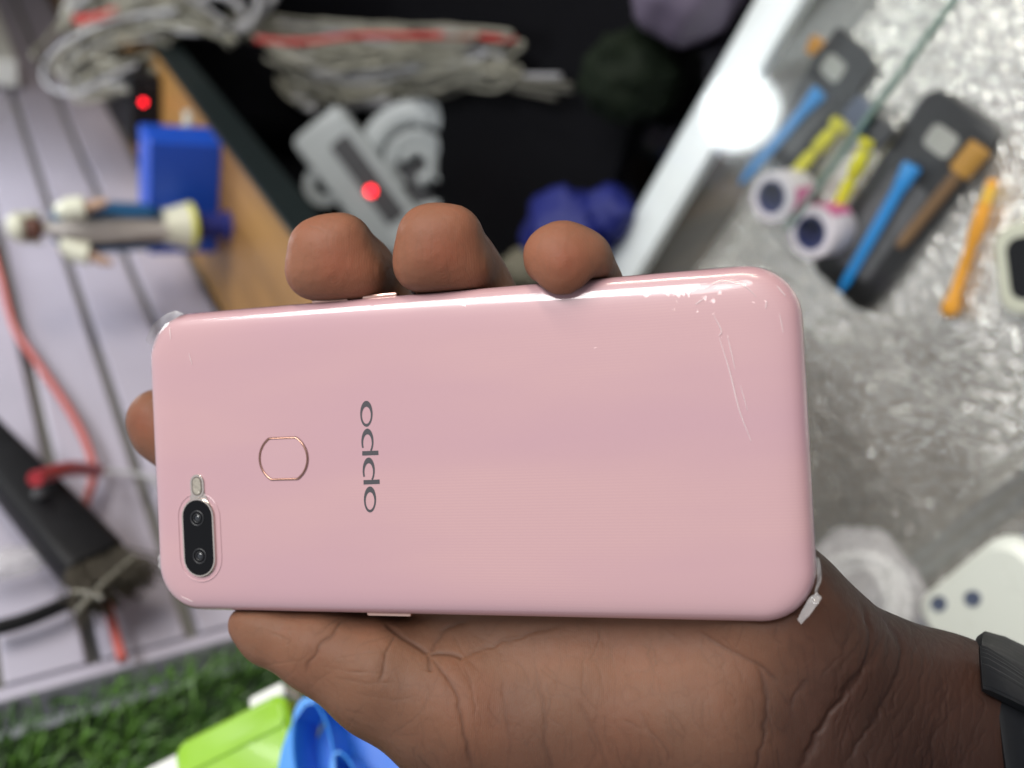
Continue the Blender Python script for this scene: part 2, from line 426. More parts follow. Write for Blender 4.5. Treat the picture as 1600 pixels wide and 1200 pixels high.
def build_foil():
    nx, ny = 620, 640
    xs = np.linspace(0.002, 0.58, nx); ys = np.linspace(yl + 0.005, 0.46, ny)
    X, Y = np.meshgrid(xs, ys, indexing='ij')
    Z = 0.0009 * np.sin(X * 45 + np.sin(Y * 31) * 1.5) + 0.0009 * np.sin(Y * 62 + np.sin(X * 27) * 2)
    # pressed rows of small facets, each tilted its own way
    ca, sa = math.cos(.45), math.sin(.45); U = X * ca + Y * sa; V_ = -X * sa + Y * ca
    pu, pv = .0042, .0029
    row = np.floor(V_ / pv); uo = U / pu + .5 * (row % 2) + .22 * np.sin(row * 12.9)
    cu_ = np.floor(uo)
    def hs(k):
        q_ = np.sin(cu_ * 127.1 + row * 311.7 + k * 74.7) * 43758.5453; return q_ - np.floor(q_)
    fu = (uo - cu_ - .5) * pu; fv = (V_ / pv - row - .5) * pv
    edge = np.clip((.5 - np.maximum(np.abs(fu) / pu, np.abs(fv) / pv)) * 6, 0, 1)
    Z += ((hs(1) - .5) * 1.1 * fu + (hs(2) - .5) * 1.1 * fv + .0006 * hs(3)) * edge + .00060 * np.clip(1 - 4.2 * ((fu / pu) ** 2 + (fv / pv) ** 2), 0, 1)
    Z += RNG.normal(0, 0.00005, X.shape)
    # a fold across the near end of the sheet
    fa = tc0 @ on_level(1590, 735, ZF); fb = tc0 @ on_level(1400, 885, ZF)
    d = Vector((fb.x - fa.x, fb.y - fa.y)).normalized()
    dist = (X - fa.x) * (-d.y) + (Y - fa.y) * d.x
    Z += 0.010 * np.exp(-(dist / 0.008) ** 2) - 0.004 * np.exp(-((dist - 0.014) / 0.008) ** 2)
    P = np.c_[X.ravel(), Y.ravel(), Z.ravel()]
    I = np.arange(nx * ny).reshape(nx, ny)
    F = np.c_[I[:-1, :-1].ravel(), I[1:, :-1].ravel(), I[1:, 1:].ravel(), I[:-1, 1:].ravel()]
    # the sheet turns up along the inside of the front
    h0 = 0.036; ks = np.linspace(0, 1, 14); n0 = len(P)
    XX, YY = np.meshgrid(ks, ys, indexing='ij')
    P = np.r_[P, np.c_[(0.003 + 0.034 * (1 - XX) ** 1.5 + 0.0008 * np.sin(YY * 90 + XX * 9)).ravel(), YY.ravel(), (0.0005 + XX * h0).ravel()]]
    I2 = np.arange(14 * ny).reshape(14, ny) + n0
    F = np.r_[F, np.c_[I2[:-1, :-1].ravel(), I2[1:, :-1].ravel(), I2[1:, 1:].ravel(), I2[:-1, 1:].ravel()]]
    me = bpy.data.meshes.new('bubble_foil'); me.from_pydata(P.tolist(), [], F.tolist())
    me.materials.append(M['foil'])
    me.polygons.foreach_set('use_smooth', [True] * len(me.polygons))
    o = bpy.data.objects.new('bubble_foil', me); COL.objects.link(o)
    o.matrix_world = ct.matrix_world @ Matrix.Translation((0, 0, ZF - 0.012))
    tag(o, 'crinkled silver bubble foil lining the inside of the glass counter', 'foil')
build_foil()
ZI = ZF - 0.008                    # level things lie on

def frame_between(a, b, z):
    """level frame at the middle of two pixels, local X from a to b"""
    A = on_level(*a, z); B = on_level(*b, z)
    x = (B - A); L = x.length; x.normalize(); y = Vector((0, 0, 1)).cross(x)
    return (A + B) / 2, Matrix((x, y, Vector((0, 0, 1)))).transposed(), L

def rrect(w, h, r, n=6):
    out = []
    for cx, cy, a0 in ((w / 2 - r, h / 2 - r, 0), (-w / 2 + r, h / 2 - r, 90), (-w / 2 + r, -h / 2 + r, 180), (w / 2 - r, -h / 2 + r, 270)):
        for k in range(n + 1):
            a = math.radians(a0 + 90 * k / n); out.append((cx + r * math.cos(a), cy + r * math.sin(a)))
    return out

def slab(mb, w, h, r, z0, z1, c=(0, 0), n=6, ch=0.0):
    pts = rrect(w, h, r, n)
    def ring(z, ins):
        return [(c[0] + x * (1 - 2 * ins / w), c[1] + y * (1 - 2 * ins / h), z) for x, y in pts]
    rings = [ring(z0, ch), ring(z0 + ch, 0), ring(z1 - ch, 0), ring(z1, ch)] if ch > 0 else [ring(z0, 0), ring(z1, 0)]
    return mb.loft(rings)

# ------------------------------------------------------------------ tools lying in the counter
def phone_frame(a, b, wid, label):
    """dark bare phone back with a square window, a from the window end to the far end"""
    c, R, L = frame_between(a, b, ZI)
    t = empty('phone_housing', c, R, label, 'phone housing', 'dark phone housings under the counter glass')
    mb = MB(); slab(mb, L, wid, 0.010, 0.0, 0.004, ch=0.0008); mb.build('housing_back', M['cardblack'], t)
    mb = MB(); slab(mb, wid * 0.26, wid * 0.36, 0.004, 0.0041, 0.0047, (-L / 2 + wid * 0.40, 0.0)); mb.build('camera_window', mat('pale_window', (0.36, 0.36, 0.33), 0.4, var=.15, scale=200), t)
    mb = MB()
    slab(mb, L * 0.50, wid * 0.55, 0.004, 0.0041, 0.0049, (L * 0.12, 0)); mb.build('battery_bay', mat('bay_grey', (0.09, 0.09, 0.095), 0.5, var=.5, scale=90, bump=.4), t)
    return t
phone_frame((1515, 168), (1310, 452), 0.054, 'dark bare phone housing with a pale window, under the blue pry tool')
phone_frame((1338, 62), (1212, 250), 0.050, 'dark bare phone housing with a pale window, beside the lamp reflection')

def tool(name, a, b, prof, m, label, cat, group=None, z=0.0055, flat=0.5, parts=()):
    c, R, L = frame_between(a, b, ZI)
    t = empty(name, c + Vector((0, 0, z)), R, label, cat, group)
    rings = []
    for s, w in prof:
        rings.append([((s - .5) * L, w / 2 * math.cos(k * math.pi / 8), w / 2 * flat * math.sin(k * math.pi / 8)) for k in range(16)])
    MB().loft(rings).build('shaft', m, t)
    for nm, s0, s1, w, mm in parts:
        MB().loft([[((s - .5) * L, w / 2 * math.cos(k * math.pi / 8), w / 2 * flat * math.sin(k * math.pi / 8)) for k in range(16)] for s in (s0, s1)]).build(nm, mm, t, bevel=0.0006)
    return t
spud = [(0, .010), (.05, .0115), (.12, .0105), (.16, .0085), (.5, .0078), (.85, .0066), (.93, .0058), (1, .0015)]
tool('pry_tool', (1437, 262), (1325, 455), spud, M['spudger'], 'bright blue plastic pry tool lying beside the yellow handled driver', 'pry tool', 'plastic pry tools', 0.0085, 0.6, (('hook_end', -0.015, 0.05, .0125, M['spudger']),))
tool('pry_tool', (1292, 148), (1168, 288), spud, M['spudger'], 'hazy blue plastic pry tool next to the bright lamp reflection', 'pry tool', 'plastic pry tools', 0.0085, 0.6, (('hook_end', -0.015, 0.05, .0125, M['spudger']),))
drv = [(0, .0095), (.08, .0105), (.12, .006), (.18, .0095), (.42, .0105), (.52, .0058), (.6, .0088), (1, .0082)]
tool('small_screwdriver', (1372, 222), (1318, 330), drv, M['yellow'], 'yellow handled driver ending at the front tape roll', 'screwdriver', 'yellow drivers', 0.0085, 0.9, (('end_cap', -0.03, 0.06, .0135, M['yellow']),))
tool('small_screwdriver', (1325, 196), (1250, 276), drv, M['yellow'], 'yellow handled driver ending at the rear tape roll', 'screwdriver', 'yellow drivers', 0.0085, 0.9, (('end_cap', -0.03, 0.06, .0135, M['yellow']),))
org = [(0, .0048), (.02, .0062), (.16, .0064), (.2, .0085), (.42, .0082), (.46, .0062), (.85, .0072), (.9, .0105), (.97, .0105), (1, .006)]
tool('opening_tool', (1560, 280), (1488, 492), org, M['orange'], 'translucent orange opening tool lying alone on silver foil', 'opening tool', None, 0.005, 0.8, (('ring_tip', 0.05, 0.17, .0068, mat('pale_orange', (0.85, .5, .05), .25)),))
tool('nylon_brush', (1545, 232), (1418, 385), [(0, .013), (.2, .013), (.26, .008), (.9, .0075), (1, .005)], M['brown'], 'brown handled brush with an amber head on the right phone housing', 'brush', None, 0.0095, 0.6, (('amber_head', -0.01, 0.24, .0145, mat('amber', (0.42, .21, .025), .35)),))
tool('amber_connector', (1262, 60), (1214, 82), [(0, .009), (.3, .012), (1, .008)], mat('amber_dim', (0.50, .26, .05), .4), 'short amber plastic clip at the corner of the hazy phone housing', 'clip', None, 0.006, 0.6)
tool('amber_connector', (1292, 62), (1276, 84), [(0, .011), (.3, .012), (1, .008)], M['orange'], 'short orange plastic clip lying on the hazy phone housing', 'clip', None, 0.008, 0.6)
for (a, bb, lab) in (((1345, 165), (1378, 205), 'black square adhesive pad between the two yellow drivers'), ((1368, 190), (1400, 222), 'black square adhesive pad at the end of the front yellow driver')):
    c, R, L = frame_between(a, bb, ZI)
    mb = MB(); slab(mb, L, 0.016, 0.002, 0, 0.006, ch=.0005)
    o = mb.build('adhesive_pad', M['slate'] if 'between' in lab else M['darkgrey']); o.matrix_world = Matrix.Translation(c + Vector((0, 0, .006))) @ R.to_4x4()
    tag(o, lab, 'adhesive pad', 'small dark pads')

def tape_roll(u, v, r, wdt, tilt, label, lab_a):
    c = on_level(u, v, ZI + r + .002)
    ax = (BM @ Vector((-0.80, -0.22, 0.56))).normalized()
    ax = Vector((ax.x, ax.y, ax.z * tilt)).normalized()
    R = ax.to_track_quat('Z', 'Y').to_matrix()
    t = empty('tape_roll', c, R, label, 'tape roll', 'white tape rolls')
    MB().lathe([(r * .66, -wdt / 2), (r * .97, -wdt / 2), (r, -wdt / 2 + .0008), (r, wdt / 2 - .0008), (r * .97, wdt / 2), (r * .66, wdt / 2), (r * .66, -wdt / 2)], 48, cap=False).build('tape', M['tapewhite'], t)
    MB().lathe([(r * .58, -wdt / 2 - .0003), (r * .655, -wdt / 2 - .0003), (r * .655, wdt / 2 + .0003), (r * .58, wdt / 2 + .0003), (r * .58, -wdt / 2 - .0003)], 48, cap=False).build('core', M['tapecore'], t)
    MB().lathe([(r * .575, -wdt * .1), (0.0004, -wdt * .1)], 32, cap=False).build('core_liner', M['tapecore'], t)
    MB().lathe([(r + .0003, -wdt * .44), (r + .0003, wdt * .40)], 16, a0=lab_a, a1=lab_a + .95, cap=False).build('label_band', M['pink_label'], t)
    return t
tape_roll(1285, 360, 0.0168, 0.026, 1.0, 'white tape roll with dark blue core, nearest to the phone', 0.2)
tape_roll(1224, 305, 0.0168, 0.026, 1.0, 'white tape roll with a pink label behind the other tape roll', 5.2)

# cream phone case cut by the right edge of the frame
c = on_level(1706, 402, ZI)
t = empty('phone_case', c, Matrix.Rotation(math.radians(38), 3, 'Z'), 'cream phone case with a black camera opening lying on silver foil', 'phone case')
mb = MB(); slab(mb, 0.088, 0.05, 0.012, 0, 0.009, ch=.0015); mb.build('case_shell', M['cream'], t)
mb = MB(); slab(mb, 0.03, 0.034, 0.007, 0.009, 0.0094, (-0.022, 0)); mb.build('camera_opening', M['black'], t)

# ------------------------------------------------------------------ things on top of the counter, lower right
cA = on_level(1437, 935, ZG + .03); cB = on_level(1545, 846, ZG + .03)
ex = (cB - cA).normalized(); cC = on_level(1545, 1010, ZG + .03); ey = (cC - cA); ey = (ey - ex * ey.dot(ex)).normalized()
c, R, L = (cA + cB) / 2, None, (cB - cA).length
nz = Vector((0, 0, 1)); ey = nz.cross(ex)
if ey.dot(cC - cA) < 0: sgn = -1
else: sgn = 1
R = Matrix((ex, ey, nz)).transposed()
ctr = cA + ex * 0.032 + ey * sgn * 0.034
t = empty('charger_plug', Vector((ctr.x, ctr.y, ZG + .0215)), R, 'white rounded charger block with two dark pin holes', 'charger')
mb = MB(); slab(mb, 0.074, 0.066, 0.013, 0, 0.016, ch=.004, n=8); mb.build('charger_body', mat('milk_white_plastic', (0.74, 0.77, 0.70), 0.3, var=.02), t)
iv = t.matrix_world.inverted()
for (u, v) in ((1467, 943), (1520, 935)):
    p = iv @ on_level(u, v, ZG + .0375)
    mb = MB().lathe([(0.0042, 0.0), (0.0042, 0.0008), (0.0034, 0.0008), (0.003, 0.0002)], 24)
    mb.v = [(x * 1.15 + p.x, y * .9 + p.y, z + .0159) for x, y, z in mb.v]
    mb.build('pin_hole', M['slate'], t)
mb = MB().box((0, 0, .0095), (0.13, 0.10, 0.019))
o = mb.build('slate_box', M['slate'], smooth=False, bevel=.0015); o.matrix_world = Matrix.Translation((ctr.x, ctr.y, ZG + .001)) @ R.to_4x4() @ Matrix.Translation((0.012, sgn * .022, 0))
tag(o, 'slate blue flat box under the white charger block', 'box')

pc = on_level(1345, 945, ZG + 0.02)
t = empty('plastic_pouch', pc, None, 'crinkled clear plastic pouch rolled up beside the phone corner', 'plastic pouch')
lump('pouch_skin', M['bag'], (0, 0, 0), (0.041, 0.044, 0.021), 0.20, 3, t, 5, 2.0)
for k in range(3):
    ring = [Vector((math.cos(a) * (0.020 + .004 * k), math.sin(a) * (0.024 + .004 * k), 0.005 * math.sin(2 * a + k))) for a in np.linspace(0, 2 * math.pi * .97, 40)]
    MB().tube(ring, 0.0022, 8).build('coiled_wire', M['white'], t)

# ------------------------------------------------------------------ lamp whose reflection shows in the glass
gp = on_level(1158, 176, ZG); dv = ray(1158, 176).normalized(); dv.z = -dv.z
lp = gp + dv * 0.80
t = empty('globe_lamp', lp, None, 'round white globe lamp hanging over the counter', 'lamp')
bm_ = MB().lathe([(0.0005, -0.058)] + [(0.058 * math.sin(a), -0.058 * math.cos(a)) for a in np.linspace(0.15, 2.8, 16)] + [(0.018, 0.056)], 32)
bm_.build('globe', mat('lit_globe', (0.9, 0.9, 0.9), 0.3, emit=(0.93, 0.98, 1.0), estr=20.0), t)
MB().lathe([(0.020, 0.056), (0.022, 0.10), (0.012, 0.12)], 24).tube([(0, 0, .12), (0, 0, .9)], .003).build('lamp_holder', M['white'], t)

# ------------------------------------------------------------------ things on the wooden shelf
ZS = 1.252
def pix(p):
    c_ = BM.transposed() @ (Vector(p) - CAM); return 800 + FPX * c_.x / -c_.z, 600 - FPX * c_.y / -c_.z
BX = -0.684; zb = 0.03
while pix((BX, -0.252, ZS + zb))[0] > 233: zb += .001
o = MB().box((0, 0, 0), (0.04, 0.100, zb)).build('blue_box', M['blue'], smooth=False, bevel=.002)
o.location = (BX - .02, -0.302, ZS + zb / 2); tag(o, 'upright royal blue box on the wooden shelf behind the figurine', 'box')
c = at_depth(286, 214, .70)
pull = MB().tube(spline([at_depth(284, 222, .70), at_depth(286, 206, .705), at_depth(294, 192, .71), at_depth(293, 178, .72)], 8), .0038, 8)
pull.build('clear_tag', mat('pale_clear_plastic', (.5, .5, .46), .3)).update_tag()
tag(bpy.data.objects['clear_tag'], 'small pale plastic tag sticking out beside the blue box', 'tag')

fp = Vector((-0.655, -0.312, ZS + .01))
while pix(fp)[0] > 304: fp.z += .001
PED = fp.z - ZS
zt = .10
while pix((fp.x, fp.y, fp.z + zt))[0] > 10: zt += .001
FZ = zt / .176
up = Vector((0, 0, 1))
fig = empty('figurine', fp, Matrix.Rotation(math.radians(15), 3, 'Z'), 'small painted figurine in white veil and blue cloak before the blue box', 'figurine')
fig.scale = (FZ * 1.42, FZ * 1.30, FZ)
MB().lathe([(.013, -PED / FZ), (.013, -PED / FZ + .003), (.010, -PED / FZ + .006), (.010, -.0003)], 28).build('pedestal', M['bluebag'], fig)
MB().lathe([(.0175, 0), (.0195, .002), (.0195, .005), (.0170, .011)], 32).build('base_ring', M['gold'], fig)
MB().lathe([(.0188, .0055), (.0180, .012), (.0150, .024), (.0135, .034)], 32).build('hem', M['cream'], fig)
mb = MB(); rings = []
for z, r in ((.030, .0140), (.05, .0150), (.07, .0160), (.09, .0165), (.105, .0160), (.120, .0150), (.132, .0120), (.140, .007), (.146, .0055)):
    rings.append([(r * (1 + .10 * math.sin(7 * a + z * 60)) * math.cos(a), r * .85 * (1 + .10 * math.sin(7 * a + z * 60)) * math.sin(a), z) for a in np.linspace(0, 2 * math.pi, 40, endpoint=False)])
mb.loft(rings).build('robe', M['robe'], fig)
for s in (0, 1):
    a0 = math.radians(35) if s == 0 else math.radians(205)
    mb = MB(); mb.lathe([(.0150, .034), (.0185, .05), (.0195, .075), (.0205, .10), (.020, .118), (.0165, .130), (.009, .137)], 16, a0=a0, a1=a0 + math.radians(105), cap=False)
    o = mb.build('cloak', M['cloak'], fig); sd = o.modifiers.new('solid', 'SOLIDIFY'); sd.thickness = .002
for s in (-1, 1):
    MB().tube([(.004, s * .011, .128), (.010, s * .016, .120), (.016, s * .018, .107)], [.0080, .0088, .0085], 14).build('sleeve', M['cream'], fig)
    MB().tube([(.016, s * .018, .108), (.020, s * .0215, .097), (.022, s * .0235, .088)], [.004, .0042, .0025], 10).build('figurine_hand', M['handtan'], fig)
mb = MB().lathe([(.001, -.011)] + [(.0095 * math.sin(a), -.0115 * math.cos(a)) for a in np.linspace(.2, 2.95, 12)] + [(.001, .0115)], 20)
mb.v = [(x + .002, y, z + .154) for x, y, z in mb.v]; mb.build('head', M['face'], fig)
mb = MB(); mb.lathe([(.0125, .145), (.0120, .158), (.0105, .166), (.006, .172), (.001, .174)], 20, a0=math.radians(55), a1=math.radians(305), cap=False)
mb.lathe([(.0118, .161), (.0112, .167), (.007, .174), (.0005, .176)], 24, cap=False)
o = mb.build('veil', M['cream'], fig); sd = o.modifiers.new('solid', 'SOLIDIFY'); sd.thickness = .0015

# power socket with red lamp, black box and coiled cable, far end of the shelf
c = on_level(240, 150, ZS); c.y = -0.305
t = empty('power_strip', c, Matrix.Rotation(.1, 3, 'Z'), 'black power strip with a glowing red lamp at the far end of the shelf', 'power strip')
MB().box((-.03, 0, .015), (.14, .07, .03)).build('strip_body', M['blackplastic'], t, smooth=False, bevel=.003)
lc = t.matrix_world.inverted() @ at_depth(225, 135, 0.905)
mb = MB().lathe([(.0024, 0), (.0024, .002), (.0015, .003), (.0003, .0034)], 20)
mb.v = [(z + .0395, x + lc.y, y + .018) for x, y, z in mb.v]; mb.build('led_lamp', M['led'], t)
mb = MB()
for y in (-.012, .012):
    mb.box((.0402, lc.y + .022 + y * .3, .015 + y * .4), (.001, .004, .003))
mb.build('socket_slots', M['darkgrey'], t, smooth=False)
c = on_level(318, 150, ZS + .0)
pp = at_depth(312, 108, 0.98); zt = pp.z
while pix((pp.x, pp.y, zt))[0] > 238: zt += .002
o = MB().box((0, 0, 0), (.11, .085, zt - .991)).build('black_box', M['black'], smooth=False, bevel=.003)
o.location = Vector((pp.x, pp.y, (zt + .991) / 2)); o.rotation_euler = (0, 0, .1)
tag(o, 'plain black box between the two heaps of pale cables', 'box')

def bench_depth(u, v, z=.998):
    w_ = ray(u, v); return FPX * (z - CAM.z) / w_.z if w_.z < 0 else 9.0
def bundle(name, pts_px, depth, n, r, spread, m, label, seed, tie=None, closed=True):
    """cable bundle: strands that follow one loop of pixels at about one depth"""
    rg = random.Random(seed)
    cen = at_depth(*pts_px[0], depth)
    t = empty(name, cen, None, label, 'cable bundle', 'bundles of pale cables')
    for k in range(n):
        off = Vector((rg.gauss(0, spread), rg.gauss(0, spread), rg.gauss(0, spread)))
        sc = 1 + rg.gauss(0, .06)
        pl = []
        mean = Vector((sum(p[0] for p in pts_px) / len(pts_px), sum(p[1] for p in pts_px) / len(pts_px)))
        i0 = rg.randint(0, 1); i1 = len(pts_px) - rg.randint(0, 1)
        for i, (u, v) in enumerate(pts_px[i0:i1]):
            uu = mean.x + (u - mean.x) * sc + rg.gauss(0, spread * 420); vv = mean.y + (v - mean.y) * sc + rg.gauss(0, spread * 450)
            pl.append(at_depth(uu, vv, min(depth + rg.gauss(0, spread * .7), bench_depth(uu, vv) - rg.uniform(.005, .03))) + off * .5 - cen)
        MB().tube(spline(pl, 8), r * rg.uniform(.8, 1.15), 8).build('cable', m if rg.random() < .8 else M['cable_grey'], t)
    if tie:
        a, bb, rr = tie
        pl = [at_depth(*q, depth - .02) - cen for q in (a, ((a[0] + bb[0]) / 2, (a[1] + bb[1]) / 2 + 3), bb)]
        MB().tube(spline(pl, 6), rr, 10).build('red_tie', M['red'], t)
    return t
bundle('cable_bundle', [(345, 48), (290, 28), (220, 30), (160, 50), (118, 85), (108, 110), (135, 120), (190, 118), (232, 108)], 0.86, 22, 0.0021, 0.019, M['cable'], 'tangled off-white cable loops hanging over the end of the shelf', 1, ((118, 32), (184, 18), .005))
bundle('cable_bundle', [(355, 52), (300, 18), (220, 2), (150, 12), (118, 40), (130, 20), (150, -30)], 0.88, 14, 0.0023, 0.017, M['cable'], 'off-white cables arching across the top left corner', 2)
bundle('cable_bundle', [(390, 50), (430, 85), (480, 118), (540, 130), (610, 125), (680, 110), (740, 95), (780, 85), (700, 75), (600, 70), (500, 68), (410, 52)], 0.98, 36, 0.0021, 0.020, M['cable'], 'heap of dusty off-white cables with a red cord in the dark', 3, ((405, 60), (470, 66), .0042))
bundle('cable_bundle', [(400, 70), (450, 100), (520, 112), (600, 108), (680, 98), (740, 92), (690, 80), (600, 78), (500, 78), (430, 68)], 0.97, 22, 0.0021, 0.016, M['cable'], 'densest knot of off-white cables under the red cable', 9)
bundle('cable_bundle', [(470, 90), (560, 100), (640, 118), (700, 128), (760, 105), (800, 130), (880, 132)], 1.04, 6, 0.0022, 0.012, mat('dim_cable', (.12, .115, .095), .5), 'thin dim cables trailing right from the cable heap', 4)
def cord(name, pts, depths, r, m, label, cat='cable', group=None):
    P = [at_depth(u, v, min(d, bench_depth(u, v) - .03)) for (u, v), d in zip(pts, depths)]
    cen = P[0].copy()
    o = MB().tube(spline([p - cen for p in P], 10), r, 10).build(name, m); o.location = cen
    return tag(o, label, cat, group)
cord('red_cable', [(400, 62), (470, 66), (560, 56), (640, 56), (720, 56), (805, 62)], [.86, .86, .85, .82, .78, .75], .0030, M['red'], 'dull red cord lying along the top of the cable heap', 'cord')
cord('pale_cable', [(385, 125), (420, 128), (470, 150), (530, 165), (610, 158)], [1.0, 1.0, 1.0, 1.0, 1.02], .0055, M['cable_grey'], 'thick pale grey cable hanging below the cable heap')
cord('pale_cable', [(462, 148), (470, 160), (492, 172)], [.98, .98, .98], .0058, M['cable_grey'], 'short pale cable end dropping below the cable heap')
cord('pale_cable', [(365, 45), (400, 28), (425, 0), (440, -30)], [.95, .95, .95, .95], .0050, M['cable_grey'], 'pale cable rising to the top edge beside the black box')
cord('pale_cable', [(310, 0), (345, -6), (375, 10), (378, 25)], [.95, .95, .95, .95], .0048, M['cable_grey'], 'pale cable hooping over the top edge of the picture')
cord('pale_cable', [(405, -20), (402, 15), (390, 38), (372, 48)], [.93] * 4, .0045, M['cable_grey'], 'pale cable dropping straight down from the top edge')
for (u, v, d, lab) in ((508, 40, 1.0, 'tiny bright metal stud above the red cord'), (733, 33, 1.0, 'tiny bright metal stud near the middle top edge'), (806, 105, 1.0, 'tiny bright metal stud at the right end of the cable heap')):
    o = MB().lathe([(.0055, 0), (.0055, .003), (.002, .006)], 14).build('metal_stud', M['grey']); o.location = at_depth(u, v, d)
    o.rotation_euler = (CAM - o.location).to_track_quat('Z', 'Y').to_euler(); tag(o, lab, 'stud', 'metal studs')

# ------------------------------------------------------------------ grey cable reel with a switch panel
cu, cv, cd = 600, 275, 0.93
cc = at_depth(cu, cv, cd)
nrm = (CAM - cc).normalized() * .9 + Vector((0, 0, .25)); nrm.normalize()
axd = at_depth(650, 345, cd) - at_depth(548, 200, cd); axd = (axd - nrm * axd.dot(nrm)).normalized()
R = Matrix((axd, nrm.cross(axd), nrm)).transposed()
px = cd / FPX
reel = empty('cable_reel', cc, R, 'grey round extension cable reel with a red lit switch panel', 'cable reel')
ri = reel.matrix_world.inverted()
def rl(u, v):
    p = ri @ CAM; q = ri @ at_depth(u, v, 1.0); d = q - p; s = -p.z / d.z; return p + d * s
c2 = rl(652, 258); rr = 98 * px
def shift(mb, c, z=0):
    mb.v = [(x + c.x, y + c.y, zz + z) for x, y, zz in mb.v]; return mb
shift(MB().lathe([(rr * .50, -.05), (rr * 1.06, -.05), (rr * 1.08, -.03), (rr * 1.04, -.012), (rr * .5, -.010)], 48), c2).build('reel_drum', M['darkgrey'], reel)
shift(MB().lathe([(rr * .62, -.012), (rr * .98, -.012), (rr, -.006), (rr * .97, .002), (rr * .80, .007), (rr * .64, .004), (rr * .60, -.004)], 56, cap=False), c2).build('reel_flange', M['grey'], reel)
for k, (rad, a0, a1) in enumerate(((.44, 0.3, 5.0), (.24, -.6, 3.8))):
    arc = [Vector((c2.x + rr * rad * math.cos(a), c2.y + rr * rad * math.sin(a), -.004)) for a in np.linspace(a0, a1, 28)]
    MB().tube(arc, .0085 - .001 * k, 10).build('reel_spoke', M['grey'], reel)
MB().box((c2.x + rr * .1, c2.y + rr * .78, .003), (.03, .018, .008)).box((c2.x - rr * .5, c2.y + rr * .55, .003), (.018, .022, .008)).build('reel_rib', M['grey'], reel, smooth=False, bevel=.003)
pA = rl(538, 205); pB = rl(645, 420); pm = (rl(540, 225) + rl(640, 395)) / 2
mb = MB(); slab(mb, .225, .066, .010, .006, .034, (pm.x + .012, pm.y), ch=.004); mb.build('panel_body', M['grey'], reel)
w0 = rl(548, 232); w1 = rl(625, 330); wm = (w0 + w1) / 2
mb = MB(); slab(mb, .104, .024, .003, .0341, .0352, (wm.x, wm.y)); mb.build('switch_window', M['darkgrey'], reel)
l0 = rl(591, 299)
mb = MB().lathe([(.0046, .0353), (.0046, .037), (.0035, .039), (.0004, .0395)], 20); shift(mb, l0 * .96); mb.build('led_lamp', M['led'], reel)
c3 = rl(512, 290)
shift(MB().lathe([(.011, -.01), (.022, -.01), (.022, .018), (.011, .018), (.011, -.01)], 28, cap=False), c3).build('side_ring', M['grey'], reel)

# bags standing in the dark corner
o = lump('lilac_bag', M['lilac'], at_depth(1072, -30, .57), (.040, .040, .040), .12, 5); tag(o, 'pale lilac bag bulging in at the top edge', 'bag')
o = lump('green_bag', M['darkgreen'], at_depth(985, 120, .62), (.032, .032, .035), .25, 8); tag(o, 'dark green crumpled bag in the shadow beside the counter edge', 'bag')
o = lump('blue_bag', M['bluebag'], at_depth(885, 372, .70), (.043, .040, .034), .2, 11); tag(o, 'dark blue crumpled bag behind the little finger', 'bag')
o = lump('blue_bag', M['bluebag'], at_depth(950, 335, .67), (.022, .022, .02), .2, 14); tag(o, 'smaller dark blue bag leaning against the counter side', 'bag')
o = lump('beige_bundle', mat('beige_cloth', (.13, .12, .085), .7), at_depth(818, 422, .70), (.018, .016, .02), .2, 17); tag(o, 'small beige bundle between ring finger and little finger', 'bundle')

# ------------------------------------------------------------------ things hanging on the slat wall at the left
P = lambda u, v, off: on_wall(u, v, off)
def wcord(name, pts, off, r, m, label, cat='cord'):
    Q = [P(u, v, off) for u, v in pts]; c = Q[0].copy()
    o = MB().tube(spline([q - c for q in Q], 10), r, 10).build(name, m); o.location = c; return tag(o, label, cat)
wcord('red_cable', [(-30, 330), (0, 430), (22, 510), (62, 572), (108, 640), (138, 700), (146, 745), (132, 800), (150, 870), (172, 960), (192, 1032)], .012, .0026, M['redcord'], 'faded red cord drooping across the slatted wall', 'cord')
wcord('grey_wire', [(150, 738), (190, 738), (240, 750), (262, 790)], .010, .0018, M['cable_grey'], 'thin pale wire on the slats beside the index finger', 'wire')
wcord('black_cable', [(-20, 985), (30, 972), (75, 955), (120, 935)], .014, .0042, M['blackplastic'], 'black cable leaving the left edge below the brush', 'cable')
# black handled brush
a = P(-60, 650, .035); bq = P(150, 885, .035); d = (bq - a); L = d.length; d.normalize()
yv = Vector((0, 1, 0)); yv = (yv - d * yv.dot(d)).normalized()
R = Matrix((d, yv, d.cross(yv))).transposed()
br = empty('bench_brush', bq, R, 'black handled brush with grey bristles hanging on the slatted wall', 'brush')
mb = MB(); rings = []
for s, w, hgt in ((-L, .026, .018), (-L * .55, .030, .020), (-.035, .033, .022), (-.004, .034, .022), (0, .032, .020)):
    rings.append([(s, y * hgt / .02, x * w / .03) for x, y in rrect(.03, .02, .006, 4)])
mb.loft(rings).build('brush_handle', M['blackplastic'], br)
mb = MB()
for k in range(420):
    x0 = random.uniform(-.015, .015); y0 = random.uniform(-.008, .008); ll = random.uniform(.016, .028)
    p0 = Vector((0.0, y0, x0)); p1 = Vector((ll, y0 * 1.5 + random.gauss(0, .003), x0 * 1.35 + random.gauss(0, .004)))
    mb.tube([p0, p1], .0004, 3, False)
mb.build('bristles', M['bristle'], br)
c = br.matrix_world.inverted() @ P(60, 790, .06)
MB().lathe([(.004, 0), (.004, .002), (.001, .003)], 12).build('handle_rivet', M['darkgrey'], br, loc=Vector((-.055, .0115, .002))).rotation_euler = (-math.pi / 2, 0, 0)
